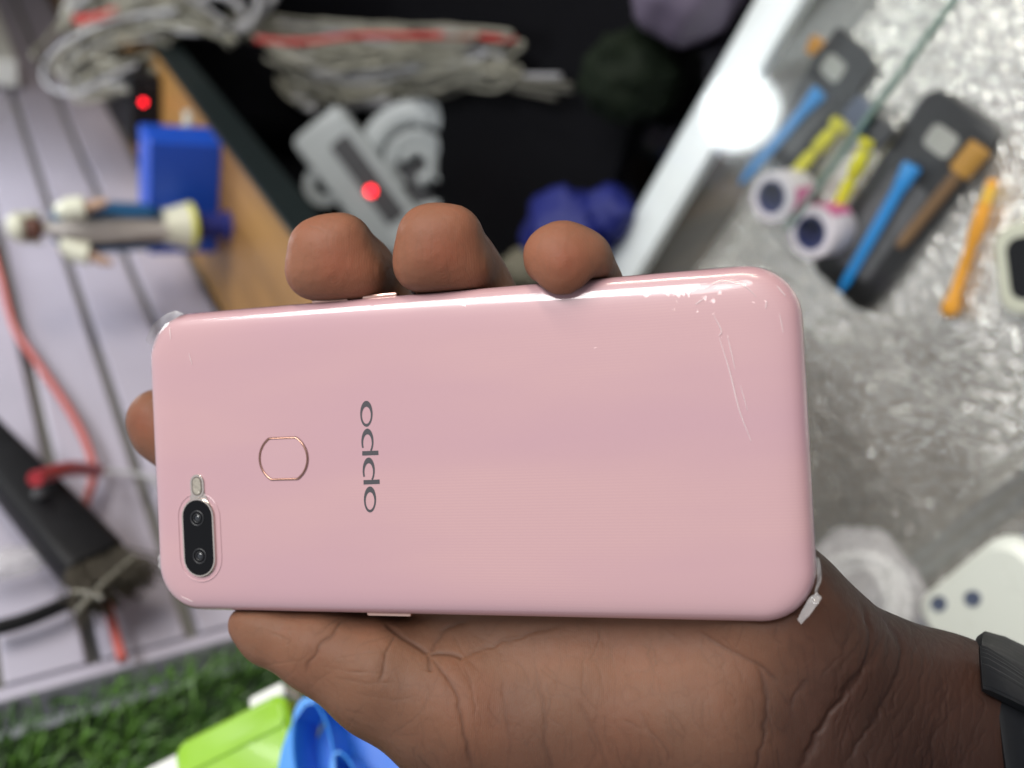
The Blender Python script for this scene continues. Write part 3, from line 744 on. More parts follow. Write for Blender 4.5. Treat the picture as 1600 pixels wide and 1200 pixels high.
# red clip round the handle
r0 = P(55, 748, .062); r1 = P(152, 735, .02)
o = MB().tube(spline([Vector((0, 0, 0)), (r1 - r0) * .5 + Vector((0, .004, 0)), r1 - r0], 6), .0045, 10).build('red_clip', mat('deep_red_plastic', (.30, .012, .02), .35)); o.location = r0
tag(o, 'deep red clip tying the brush handle to the red cord', 'clip')
o = lump('clear_wrap', M['bag'], P(14, 880, .02), (.008, .008, .020), .25, 21); tag(o, 'crumpled clear wrap behind the black brush', 'plastic wrap')
for k, (u0, v0, u1, v1) in enumerate(((120, 955, 212, 868), (112, 925, 160, 935))):
    wcord('clear_strip', [(u0, v0), ((u0 + u1) / 2, (v0 + v1) / 2 - 4), (u1, v1)], .045, .0014, mat('pale_strip', (.20, .19, .16), .25), ('pale plastic strip crossing the brush bristles', 'short pale plastic strip below the brush')[k], 'plastic strip')
# white socket box at the far left edge
a = P(-12, 80, 0)
o = MB().box((0, .02, 0), (.34, .035, .045)).build('trunking', M['white'], smooth=False, bevel=.003); o.location = Vector((a.x, -.398, a.z + .006)); tag(o, 'white plastic trunking on the slatted wall at the left edge', 'trunking')

# ------------------------------------------------------------------ green dispenser with blue cup, bottom
g0 = at_depth(262, 1190, .335); g1 = at_depth(520, 1075, .335)
gd = empty('green_dispenser', Vector((0, 0, 0)), None, 'lime green plastic dispenser with white ends and a blue holder', 'dispenser')
gx = (at_depth(440, 1078, .335) - at_depth(268, 1165, .335)).normalized()          # along the long edge
gz = (CAM - at_depth(380, 1150, .335)).normalized() + BM @ Vector((-.25, .35, 0)); gz = (gz - gx * gz.dot(gx)).normalized()
gyv = gz.cross(gx)
org_ = at_depth(268, 1165, .335)
gd.matrix_world = Matrix.Translation(org_) @ Matrix((gx, gyv, gz)).transposed().to_4x4()
GI = gd.matrix_world.inverted()
def gq(u, v):
    o_ = GI @ CAM; d_ = (GI @ at_depth(u, v, .335)) - o_; return o_ + d_ * ((.006 - o_.z) / d_.z)
GL = gq(446, 1150).x
mb = MB(); slab(mb, GL, .050, .006, -.034, 0, (GL / 2, -.025), ch=.002); mb.build('green_body', M['green'], gd)
mb = MB(); slab(mb, GL - .004, .0035, .001, -.0002, .0012, (GL / 2, -.012)); slab(mb, GL - .004, .0035, .001, -.0002, .0012, (GL / 2, -.030)); mb.build('body_ridge', M['green'], gd)
mb = MB(); slab(mb, .020, .042, .004, -.030, -.002, (-.0075, -.0235), ch=.002); mb.build('white_end', M['white'], gd)
mb = MB(); slab(mb, .016, .006, .002, -.022, -.006, (GL - .010, .0033), ch=.001); mb.build('white_button', M['white'], gd)
# blue holder: a round plate facing the camera with deep oval recesses
def curve_plate(name, loops, z0, z1, m, parent):
    cu_ = bpy.data.curves.new(name, 'CURVE'); cu_.dimensions = '2D'; cu_.fill_mode = 'BOTH'; cu_.extrude = (z1 - z0) / 2; cu_.bevel_depth = .0009; cu_.bevel_resolution = 2
    for lp2 in loops:
        sp = cu_.splines.new('POLY'); sp.points.add(len(lp2) - 1); sp.use_cyclic_u = True
        for p_, q_ in zip(sp.points, lp2): p_.co = (q_[0], q_[1], 0, 1)
    tmp = bpy.data.objects.new(name, cu_); COL.objects.link(tmp)
    me = bpy.data.meshes.new_from_object(tmp.evaluated_get(bpy.context.evaluated_depsgraph_get()))
    bpy.data.objects.remove(tmp)
    me.name = name; me.materials.clear(); me.materials.append(m)
    o = bpy.data.objects.new(name, me); COL.objects.link(o); o.parent = parent; o.location = (0, 0, (z0 + z1) / 2)
    return o
def pel(cu0, cv0, a, b_, rot, n=40):
    out = []
    for t_ in np.linspace(0, 2 * math.pi, n, endpoint=False):
        x, y = a * math.cos(t_), b_ * math.sin(t_)
        out.append(tuple(gq(cu0 + x * math.cos(rot) - y * math.sin(rot), cv0 + x * math.sin(rot) + y * math.cos(rot)))[:2])
    return out
curve_plate('holder_plate', [pel(580, 1225, 142, 172, 0), pel(492, 1185, 33, 95, -.12), pel(548, 1250, 24, 78, -.25)], -.012, .0065, M['skyblue'], gd)
curve_plate('holder_back', [pel(580, 1225, 136, 166, 0)], -.016, -.0135, mat('deep_blue_plastic', (.012, .15, .62), .4), gd)

# ------------------------------------------------------------------ the phone (millimetres in its own frame)
def rodrigues(r):
    a = np.linalg.norm(r); k = r / a
    K = np.array([[0, -k[2], k[1]], [k[2], 0, -k[0]], [-k[1], k[0], 0]])
    return np.eye(3) + math.sin(a) * K + (1 - math.cos(a)) * K @ K
PR = rodrigues(np.array([-0.005, -0.264, 0.052])); PT = np.array([-14.407, -15.864, -191.49])
PL, PW, RC = 156.7, 74.2, 11.5
TOWORLD = Matrix.Translation(CAM) @ BM.to_4x4() @ Matrix.Diagonal((.001, .001, .001, 1)) @ Matrix.Translation(Vector(PT)) @ Matrix(PR.tolist()).to_4x4()
# rotation + translation only (scale kept out of the parent)
PH = Matrix.Translation(CAM) @ BM.to_4x4() @ Matrix.Translation(Vector(PT) * .001) @ Matrix(PR.tolist()).to_4x4()

def LP(u, v, z=4.0):
    """pixel -> phone-frame millimetres on the plane at height z"""
    d = PR.T @ np.array([u - 800.0, 600.0 - v, -FPX]); o = -PR.T @ PT
    s = (z - o[2]) / d[2]
    return o + d * s
def proj(Q):
    C = Q @ PR.T + PT
    return np.c_[800 + FPX * C[:, 0] / -C[:, 2], 600 - FPX * C[:, 1] / -C[:, 2]]

def back_z(d):
    """height of the back cover at distance d inside its outline"""
    return np.interp(d, [0, .25, .7, 1.3, 2.1, 3.2, 4.6, 6.5, 9, 14], [0.6, 1.45, 2.2, 2.78, 3.25, 3.6, 3.83, 3.96, 4.03, 4.06])

def outline(ins, n=10):
    r = max(RC - ins, 1.5)
    return rrect(PL - 2 * ins, PW - 2 * ins, r, n)

def pink_mat():
    m, nt, p = newmat('pink_gloss_back')
    tc = N(nt, 'ShaderNodeTexCoord')
    wv = N(nt, 'ShaderNodeTexWave'); wv.bands_direction = 'Y'; wv.inputs['Scale'].default_value = 480.0
    no = N(nt, 'ShaderNodeTexNoise'); no.inputs['Scale'].default_value = 22.0; no.inputs['Detail'].default_value = 3
    mp = N(nt, 'ShaderNodeMapping'); mp.inputs['Scale'].default_value = (0.35, 1.6, 1)
    nt.links.new(tc.outputs['Object'], mp.inputs['Vector']); nt.links.new(mp.outputs[0], no.inputs['Vector'])
    nt.links.new(tc.outputs['Object'], wv.inputs['Vector'])
    r = N(nt, 'ShaderNodeValToRGB')  # peach and lilac bands: a soft reflection painted into the base colour
    r.color_ramp.elements[0].position = .38; r.color_ramp.elements[0].color = (0.468, 0.282, 0.314, 1)
    r.color_ramp.elements[1].position = .62; r.color_ramp.elements[1].color = (0.492, 0.299, 0.313, 1)
    nt.links.new(no.outputs['Fac'], r.inputs['Fac'])
    gate = N(nt, 'ShaderNodeMapRange'); gate.inputs['From Min'].default_value = .46; gate.inputs['From Max'].default_value = .62; gate.inputs['To Max'].default_value = .38
    nt.links.new(no.outputs['Fac'], gate.inputs['Value'])
    ml = N(nt, 'ShaderNodeMath', operation='MULTIPLY'); nt.links.new(wv.outputs['Fac'], ml.inputs[0]); nt.links.new(gate.outputs[0], ml.inputs[1])
    mx = N(nt, 'ShaderNodeMix', data_type='RGBA'); nt.links.new(ml.outputs[0], mx.inputs['Factor'])
    nt.links.new(r.outputs['Color'], mx.inputs['A']); mx.inputs['B'].default_value = (0.56, 0.352, 0.342, 1)
    nt.links.new(mx.outputs['Result'], p.inputs['Base Color'])
    p.inputs['Roughness'].default_value = 0.33; p.inputs['Coat Weight'].default_value = 0.5; p.inputs['Coat Roughness'].default_value = 0.05
    p.inputs['Metallic'].default_value = 0.0
    return m
M['pink'] = pink_mat()
M['pinkframe'] = mat('pink_metallic_frame', (0.60, 0.37, 0.38), 0.25, metal=.75, var=.04)
M['rose'] = mat('rose_gold_trim', (0.72, 0.47, 0.40), 0.2, metal=.95, var=.06)
M['silvertrim'] = mat('warm_silver_trim', (0.66, 0.58, 0.53), 0.22, metal=.9, var=.06)
M['camglass'] = mat('black_camera_glass', (0.002, 0.002, 0.003), 0.12, var=.2, spec=.22)
M['lens'] = mat('lens_barrel', (0.008, 0.008, 0.010), 0.4, var=.3)
M['lensglass'] = mat('lens_glass', (0.006, 0.007, 0.012), 0.03, coat=1.0)
M['logo'] = mat('dark_grey_print', (0.052, 0.050, 0.056), 0.4, var=.1)
M['flashglass'] = mat('flash_diffuser', (0.34, 0.31, 0.26), 0.2, var=.5, scale=900, bump=.5, bscale=900)

phone = empty('smartphone', Vector((0, 0, 0)), None, 'pink smartphone held face down in the hand, wrapped in clear film', 'smartphone')
phone.matrix_world = PH
mm = .001
def ploft(levels, name, m, capped=True):
    rings = [[(x * mm, y * mm, z * mm) for x, y in outline(ins)] for ins, z in levels]
    return MB().loft(rings, capped).build(name, m, phone)
dl = [0, .25, .7, 1.3, 2.1, 3.2, 4.6, 6.5, 9.0, 11.0]
ploft([(1.0, -.5)] + [(0.12 + d, float(back_z(d))) for d in dl] , 'back_cover', M['pink'])
ploft([(.9, -3.6), (.35, -3.3), (.0, -2.4), (-.12, -1.0), (-.05, .2), (.22, .85)], 'side_frame', M['pinkframe'])
ploft([(.95, -4.1), (.9, -3.62), (4, -3.61)], 'front_glass', M['camglass'])

def pillpts(cx, cy, w, h, n=24):
    r = min(w, h) / 2
    return [(cx + x, cy + y) for x, y in rrect(w, h, r * .999, n // 4)]
def plate(name, pts, z0, z1, m, parent=phone, ch=.12):
    c = np.mean(pts, axis=0); s = 1 - ch / max(1e-6, np.abs(np.array(pts) - c).max())
    rings = [[(x * mm, y * mm, z0 * mm) for x, y in pts], [(x * mm, y * mm, (z1 - ch) * mm) for x, y in pts],
             [((c[0] + (x - c[0]) * s) * mm, (c[1] + (y - c[1]) * s) * mm, z1 * mm) for x, y in pts]]
    return MB().loft(rings).build(name, m, parent)
def tubering(name, pts, r, z, m, parent=phone):
    pl = [Vector((x * mm, y * mm, z * mm)) for x, y in pts]
    n = len(pl); mb = MB(); k = 8; vs = []; fs = []
    for i in range(n):
        t = (pl[(i + 1) % n] - pl[i - 1]).normalized(); s = t.cross(Vector((0, 0, 1)))
        vs += [pl[i] + s * (math.cos(2 * math.pi * j / k) * r * mm) + Vector((0, 0, 1)) * (math.sin(2 * math.pi * j / k) * r * mm) for j in range(k)]
    for i in range(n):
        for j in range(k):
            fs.append((i * k + j, i * k + (j + 1) % k, ((i + 1) % n) * k + (j + 1) % k, ((i + 1) % n) * k + j))
    return mb.add(vs, fs).build(name, m, parent)

def pxrect(u0, v0, u1, v1):
    a = LP(u0, (v0 + v1) / 2); b = LP(u1, (v0 + v1) / 2); c = LP((u0 + u1) / 2, v0); d = LP((u0 + u1) / 2, v1)
    return (a[0] + b[0]) / 2, (c[1] + d[1]) / 2, abs(b[0] - a[0]), abs(c[1] - d[1])
ZB = 4.06
# camera module
cx, cy, w, h = pxrect(288.5, 779, 336, 900)
cmod = plate('camera_module', pillpts(cx, cy, w + .5, h + .5), 3.9, ZB + .55, M['silvertrim'], ch=.25)
plate('camera_glass', pillpts(cx, cy, w - .55, h - .55), ZB + .50, ZB + .66, M['camglass'], cmod, .05)
for (u, v) in ((311, 809), (315, 868)):
    l = LP(u, v)
    lp_ = [(l[0] + 1.75 * math.cos(a), l[1] + 1.75 * math.sin(a)) for a in np.linspace(0, 2 * math.pi, 32, endpoint=False)]
    tubering('lens_ring', lp_, .22, ZB + .62, M['lens'], cmod)
    tubering('lens_ring', [(l[0] + (x - l[0]) * .55, l[1] + (y - l[1]) * .55) for x, y in lp_], .16, ZB + .67, M['lens'], cmod)
    mb = MB().lathe([(.75 * mm, (ZB + .62) * mm), (.6 * mm, (ZB + .74) * mm), (.3 * mm, (ZB + .80) * mm), (.02 * mm, (ZB + .82) * mm)], 20)
    mb.v = [(x + l[0] * mm, y + l[1] * mm, z) for x, y, z in mb.v]; mb.build('lens_glass', M['lensglass'], cmod)
# flash
fx, fy, fw, fh = pxrect(299, 742, 319, 777)
fl_ = plate('flash_module', pillpts(fx, fy, fw + .3, fh + .3), 3.9, ZB + .30, M['silvertrim'], ch=.1)
plate('flash_well', pillpts(fx, fy, fw * .8, fh * .86), ZB + .2, ZB + .32, mat('dark_bronze', (.16, .13, .11), .35, metal=.6), fl_, .05)
plate('flash_led', pillpts(fx, fy, fw * .62, fh * .74), ZB + .25, ZB + .40, M['flashglass'], fl_, .05)
# bridge between flash and camera
plate('camera_bridge', [(fx - fw * .75, cy + h / 2 - 1.2), (fx - fw * .55, fy - fh * .30), (fx + fw * .55, fy - fh * .30), (fx + fw * .9, cy + h / 2 - 1.2)], 3.9, ZB + .12, M['silvertrim'])
# raised lip of the cover round the camera
lip = pillpts(cx, cy, w + 3.2, h + 2.6, 40)
lip = [p for p in lip]
tubering('camera_lip', lip, .22, ZB - .08, M['pink'])
# fingerprint sensor: circle cut flat top and bottom
sx, sy, sw, shh = pxrect(406, 684, 481, 749)
rad = sw / 2
def fpts(k):
    o_ = []
    for a in np.linspace(0, 2 * math.pi, 72, endpoint=False):
        o_.append((sx + rad * k * math.cos(a), sy + max(-shh / 2 * k, min(shh / 2 * k, rad * k * .93 * math.sin(a)))))
    return o_
fs_ = plate('fingerprint_sensor', fpts(.955), 3.8, ZB + .05, mat('pink_sensor', (0.48, 0.30, 0.325), .35, var=.02), ch=.1)
tubering('sensor_ring', fpts(.985), .17, ZB + .06, mat('bronze_trim', (.34, .19, .14), .25, metal=.9), fs_)
tubering('sensor_groove', fpts(1.035), .10, ZB + .005, mat('shadow_gap', (.20, .10, .10), .5), fs_)
# lettering printed on the back
def lg(X, Y):
    p = LP(540 + X / 6.0, 610 + Y / 6.0, ZB); return (p[0] * mm, p[1] * mm)
LZ = (ZB + .03) * mm
mb = MB()
def ringletter(cx_, cy_, ax, ay, ix, iy, icx, icy, t0=0.0, t1=2 * math.pi, n=48):
    vs = []; fs = []
    for i in range(n + 1):
        t = t0 + (t1 - t0) * i / n
        vs.append((*lg(cx_ + ax * math.cos(t), cy_ + ay * math.sin(t)), LZ)); vs.append((*lg(icx + ix * math.cos(t), icy + iy * math.sin(t)), LZ))
    for i in range(n):
        fs.append((2 * i, 2 * i + 1, 2 * i + 3, 2 * i + 2))
    mb.add(vs, fs)
def pletter(ox, oy):
    # bowl open at the lower left, stem across the bottom
    ringletter(205 + ox, 480 + oy, 57, 122, 40, 82, 205 + ox, 494 + oy, math.radians(150), math.radians(412), 44)
    vs = [(*lg(x + ox, y + oy), LZ + .00001) for x, y in ((156, 570), (306, 564), (308, 605), (157, 611))]
    mb.add(vs, [(0, 1, 2, 3)])
ringletter(195, 219, 58, 122, 41, 80, 195, 233)
pletter(0, 0); pletter(12, 271)
ringletter(229, 1022, 57, 122, 40, 82, 229, 1036)
mb.build('brand_lettering', M['logo'], phone, smooth=False)
# side keys on the top edge, tray line on the lower edge, small nub at the left edge
for (u0, v0, u1, v1) in ((488, 467, 544, 464), (566, 461.5, 621, 458)):
    a, b_ = LP(u0, v0, 0.0), LP(u1, v1, 0.0)
    MB().box(((a[0] + b_[0]) / 2 * mm, (PW / 2 + .25) * mm, -.6 * mm), (abs(b_[0] - a[0]) * mm, 1.2 * mm, 2.2 * mm)).build('volume_key', M['rose'], phone, smooth=False, bevel=.0004)
a, b_ = LP(575, 962, 0), LP(644, 964, 0)
MB().box(((a[0] + b_[0]) / 2 * mm, (-PW / 2 - .15) * mm, -.5 * mm), (abs(b_[0] - a[0]) * mm, 1.0 * mm, 2.4 * mm)).build('power_key', M['rose'], phone, smooth=False, bevel=.0004)

# protective film: a sheet that follows the back 0.15 mm above it, with creases and trapped bubbles
def seg_dist(P2, A, B):
    A = np.array(A); B = np.array(B); d = B - A
    t = np.clip(((P2 - A) @ d) / (d @ d), 0, 1)
    return np.linalg.norm(P2 - (A + t[:, None] * d), axis=1), t
def poly_dist(P2, pts):
    best = np.full(len(P2), 1e9)
    for i in range(len(pts) - 1):
        best = np.minimum(best, seg_dist(P2, pts[i], pts[i + 1])[0])
    return best
def sd_rrect(X, Y, w, h, r):
    qx = np.abs(X) - w / 2 + r; qy = np.abs(Y) - h / 2 + r
    return np.minimum(np.maximum(qx, qy), 0) + np.hypot(np.maximum(qx, 0), np.maximum(qy, 0)) - r
def build_film():
    st = .25
    xs = np.arange(-PL / 2, PL / 2 + st, st); ys = np.arange(-PW / 2, PW / 2 + st, st)
    X, Y = np.meshgrid(xs, ys, indexing='ij')
    d = -sd_rrect(X, Y, PL, PW, RC)
    Z = back_z(np.maximum(d, 0)) + .14
    P2 = np.c_[X.ravel(), Y.ravel()]
    def q(l): return [LP(u, v)[:2] for u, v in l]
    Zr = Z.ravel()
    for pl, wd, hh in (([(1115, 492), (1128, 518), (1124, 526)], .35, .16), ([(1128, 530), (1140, 580), (1155, 640), (1172, 685)], .45, .14), ([(1138, 528), (1148, 575)], .35, .10),
                       ([(1158, 605), (1168, 640)], .35, .08), ([(1098, 452), (1115, 443), (1140, 441), (1165, 448), (1182, 466)], .5, .2), ([(1178, 475), (1183, 486)], .4, .12),
                       ([(1195, 480), (1197, 472)], .35, .1), ([(1215, 445), (1228, 462), (1236, 476)], .6, .15), ([(262, 512), (266, 540), (262, 560)], .7, .12), ([(290, 545), (300, 562), (298, 580)], .8, .08)):
        Zr += 1.25 * hh * np.exp(-(poly_dist(P2, q(pl)) / (wd * .65)) ** 2)
    for k in range(15):
        u = random.gauss(1085, 22); v = random.gauss(468, 9) - (u - 1085) * .08
        c_ = LP(u, v)[:2]; Zr += random.uniform(.05, .16) * np.exp(-(np.linalg.norm(P2 - c_, axis=1) / random.uniform(.45, .85)) ** 2)
    for (u, v, s_) in ((1116, 477, .9), (722, 478, .4), (580, 480, .4), (1131, 723, .35), (1214, 937, .45), (340, 940, .4), (283, 930, .4), (1090, 490, .4), (930, 545, .3)):
        Zr += .16 * np.exp(-(np.linalg.norm(P2 - LP(u, v)[:2], axis=1) / s_) ** 2)
    # cut line of the film round the sensor and the camera
    rs = np.hypot(X - sx, Y - sy).ravel(); Zr += .09 * np.exp(-((rs - rad - 1.0) / .25) ** 2)
    dc = np.hypot(np.maximum(np.abs(X - cx) - w / 2 - .4, 0), np.maximum(np.abs(Y - cy - 2.6) - h / 2 - 2.9, 0)).ravel(); Zr += .09 * np.exp(-((dc - 1.1) / .25) ** 2)
    ok = d > .25
    I = np.arange(X.size).reshape(X.shape)
    keep = ok[:-1, :-1] & ok[1:, :-1] & ok[1:, 1:] & ok[:-1, 1:]
    F = np.c_[I[:-1, :-1][keep], I[1:, :-1][keep], I[1:, 1:][keep], I[:-1, 1:][keep]]
    used = np.unique(F); mp_ = -np.ones(X.size, int); mp_[used] = np.arange(len(used))
    me = bpy.data.meshes.new('protective_film')
    me.from_pydata((np.c_[P2, Zr][used] * mm).tolist(), [], mp_[F].tolist())
    me.materials.append(M['film']); me.polygons.foreach_set('use_smooth', [True] * len(me.polygons))
    o = bpy.data.objects.new('protective_film', me); COL.objects.link(o); o.parent = phone
build_film()
milk = mat('milky_crease', (.95, .82, .82), .3, coat=.4)
milk.node_tree.nodes['Principled BSDF'].inputs['Alpha'].default_value = .34
def crease(pts, r0):
    P_ = []
    for q_ in spline([(u, v, 0) for u, v in pts], 6):
        l = LP(q_[0], q_[1]); dd = -float(sd_rrect(np.array(l[0]), np.array(l[1]), PL, PW, RC))
        P_.append(Vector((l[0], l[1], float(back_z(dd)) + .16)) * mm)
    n_ = len(P_); MB().tube(P_, [r0 * mm * (.25 + .75 * math.sin(math.pi * (i + .5) / n_)) for i in range(n_)], 6).build('film_crease', milk, phone)
for pts, r0 in (([(1115, 492), (1127, 516), (1123, 525)], .14), ([(1124, 528), (1140, 580), (1155, 640), (1174, 690)], .17), ([(1137, 526), (1149, 578)], .12), ([(1157, 602), (1168, 642)], .10),
                ([(1098, 453), (1115, 444), (1140, 441), (1165, 448), (1182, 464)], .14), ([(1196, 482), (1198, 470)], .14), ([(1214, 446), (1228, 462)], .16), ([(1218, 490), (1224, 520)], .10), ([(1086, 476), (1100, 466)], .12),
                ([(264, 512), (267, 530)], .16), ([(296, 552), (301, 570)], .12), ([(282, 932), (300, 941)], .12)):
    crease(pts, r0)
def flap(pts_px, zz, label):
    vs = [Vector(LP(u, v, z)) * mm for (u, v), z in zip(pts_px, zz)]
    mb = MB(); n = len(vs) // 2; g = []
    A = spline(vs[:n], 5); B = spline(vs[n:], 5); k = 6; vv = []; fs = []
    for i in range(len(A)):
        for j in range(k + 1):
            p = A[i].lerp(B[i], j / k); p += Vector((0, 0, 1)) * (math.sin(i * 1.3 + j * .9) * .00022); vv.append(p)
    for i in range(len(A) - 1):
        for j in range(k):
            fs.append((i * (k + 1) + j, (i + 1) * (k + 1) + j, (i + 1) * (k + 1) + j + 1, i * (k + 1) + j + 1))
    o = mb.add(vv, fs).build('film_flap', M['flap'], phone); o['label'] = label
flap([(288, 490), (262, 506), (248, 530), (244, 552), (274, 485), (250, 497), (229, 527), (238, 546)], [3.4, 3.0, 3.0, 2.6, 3.0, 4.6, 5.4, 3.0], 'lifted crinkled corner of the clear film by the top left')
flap([(1276, 925), (1262, 938), (1246, 968), (1284, 934), (1272, 952), (1252, 976)], [2.0, 2.2, 2.2, 2.4, 3.6, 3.0], 'pointed film corner sticking out at the lower right')
flap([(1274, 870), (1277, 900), (1273, 925), (1280, 872), (1284, 900), (1277, 928)], [1.5, 1.5, 1.5, .5, .5, .8], 'loose film edge along the lower right side')
flap([(256, 868), (257, 880), (258, 894), (248, 866), (247, 880), (252, 896)], [1.5, 1.8, 1.5, 0.5, .5, .5], 'small film bubble on the left edge')

# ------------------------------------------------------------------ the hand: implicit surface in the phone frame (mm)
def HP(u, v, z): return np.array(LP(u, v, z))
def cone(a, ra, b, rb): return (np.array(a, float), float(ra), np.array(b, float), float(rb))
T = {}
def chain(pts):
    return [cone(pts[i][0], pts[i][1], pts[i + 1][0], pts[i + 1][1]) for i in range(len(pts) - 1)]
groups = {
 'index': (chain([(HP(249, 655, -13.5), 8.6), (HP(262, 672, -14), 9.0), (HP(335, 735, -15), 9.3), (HP(490, 830, -18), 10), (HP(740, 890, -20), 12)]), 2.5),
 'middle': ([cone(HP(497, 384, .5), 5.6, HP(540, 376, 0), 5.2), cone(HP(540, 376, 0), 5.2, HP(562, 425, -2), 5.8), cone(HP(495, 388, .5), 5.6, HP(489, 424, 1), 5.4), cone(HP(486, 428, 1), 5.0, HP(560, 432, -2), 6)] + chain([(HP(522, 394, -.8), 7.2), (HP(524, 408, -1.5), 8.2), (HP(553, 430, -9), 9.8), (HP(572, 462, -15), 9.8), (HP(640, 560, -17), 10), (HP(860, 800, -21), 12.5)]), 4.5),
 'ring': ([cone(HP(668, 366, .5), 5.8, HP(710, 362, 0), 5.0), cone(HP(716, 366, 0), 4.8, HP(726, 418, -2), 5.6), cone(HP(664, 370, .5), 5.6, HP(658, 412, 1), 5.4), cone(HP(654, 418, 1), 5.0, HP(722, 424, -2), 6)] + chain([(HP(690, 380, -.8), 7.4), (HP(688, 396, -1.2), 8.2), (HP(710, 420, -9), 9.8), (HP(735, 458, -15), 9.8), (HP(800, 560, -17), 10), (HP(985, 810, -21), 12.5)]), 4.5),
 'pinky': ([cone(HP(858, 398, 2.0), 4.8, HP(880, 388, 1.5), 4.6), cone(HP(880, 388, 1.5), 4.4, HP(921, 391, 0.5), 3.8), cone(HP(858, 400, 2.0), 4.8, HP(880, 424, 2.5), 5.0), cone(HP(880, 424, 2.5), 5.0, HP(922, 412, 0), 4.4)] + chain([(HP(882, 402, 1.2), 6.6), (HP(888, 412, 1.0), 6.8), (HP(905, 424, -7), 7.6), (HP(920, 450, -14), 7.6), (HP(960, 560, -14), 8.5), (HP(1090, 830, -19), 12)]), 4.0),
 'thumb': (chain([(HP(386, 972, -2.5), 4.6), (HP(420, 985, -4), 7.2), (HP(505, 1012, -6), 10.2), (HP(600, 1056, -8), 13.8), (HP(730, 1110, -12), 19), (HP(900, 1150, -17), 22)]), 5.0),
 'palm': ([cone(HP(740, 890, -20), 12, HP(1120, 1040, -22), 17), cone(HP(860, 820, -22), 12.5, HP(1150, 1000, -22), 17), cone(HP(985, 810, -22), 12.5, HP(1200, 1000, -22), 17),
           cone(HP(1090, 830, -21), 12, HP(1200, 950, -19), 16), cone(HP(1185, 925, -17), 14.5, HP(1250, 1010, -19), 17.5),
           cone(HP(880, 1110, -18), 22, HP(1120, 1120, -18), 23), cone(HP(720, 985, -19), 13, HP(900, 1060, -19), 18), cone(HP(1120, 1120, -20), 23, HP(1290, 1180, -24), 23)], 7.0),
 'forearm': ([cone(HP(1275, 1035, -22), 17.5, HP(1480, 1130, -36), 18.5), cone(HP(1480, 1130, -36), 18.5, HP(1900, 1330, -70), 22), cone(HP(1230, 1170, -24), 20, HP(1430, 1290, -38), 20), cone(HP(1430, 1290, -38), 20, HP(1850, 1500, -70), 24),
              cone(HP(1250, 1110, -24), 20, HP(1460, 1210, -37), 21), cone(HP(1460, 1210, -37), 21, HP(1880, 1415, -70), 25)], 8.0),
}
def smin(a, b, k):
    h_ = np.clip(.5 + .5 * (b - a) / k, 0, 1)
    return b + (a - b) * h_ - k * h_ * (1 - h_)
def sd_cone(P, c):
    a, ra, b, rb = c; d = b - a
    t = np.clip(((P - a) @ d) / (d @ d), 0, 1)
    return np.linalg.norm(P - (a + t[..., None] * d), axis=-1) - (ra + (rb - ra) * t)
def sdf(P):
    tot = None
    for nm, (cs, k) in groups.items():
        g = None
        for c in cs:
            dd = sd_cone(P, c).astype(np.float32)
            g = dd if g is None else smin(g, dd, k)
        if tot is None: tot = g
        else: tot = smin(tot, g, 5.0 if nm == 'palm' or nm == 'forearm' else 1.5)
    # the flesh gives way where it meets the phone
    q = np.maximum(np.abs(P[..., 0]) - PL / 2 + RC, 0); w_ = np.maximum(np.abs(P[..., 1]) - PW / 2 + RC, 0)
    e = np.hypot(q, w_) - RC
    ez = np.abs(P[..., 2]) - 4.15
    box = np.minimum(np.maximum(e + .15, ez), 0) + np.hypot(np.maximum(e + .15, 0), np.maximum(ez, 0)) - .15
    k = 1.6; m_ = -smin(-tot, box - .0, k)
    return m_
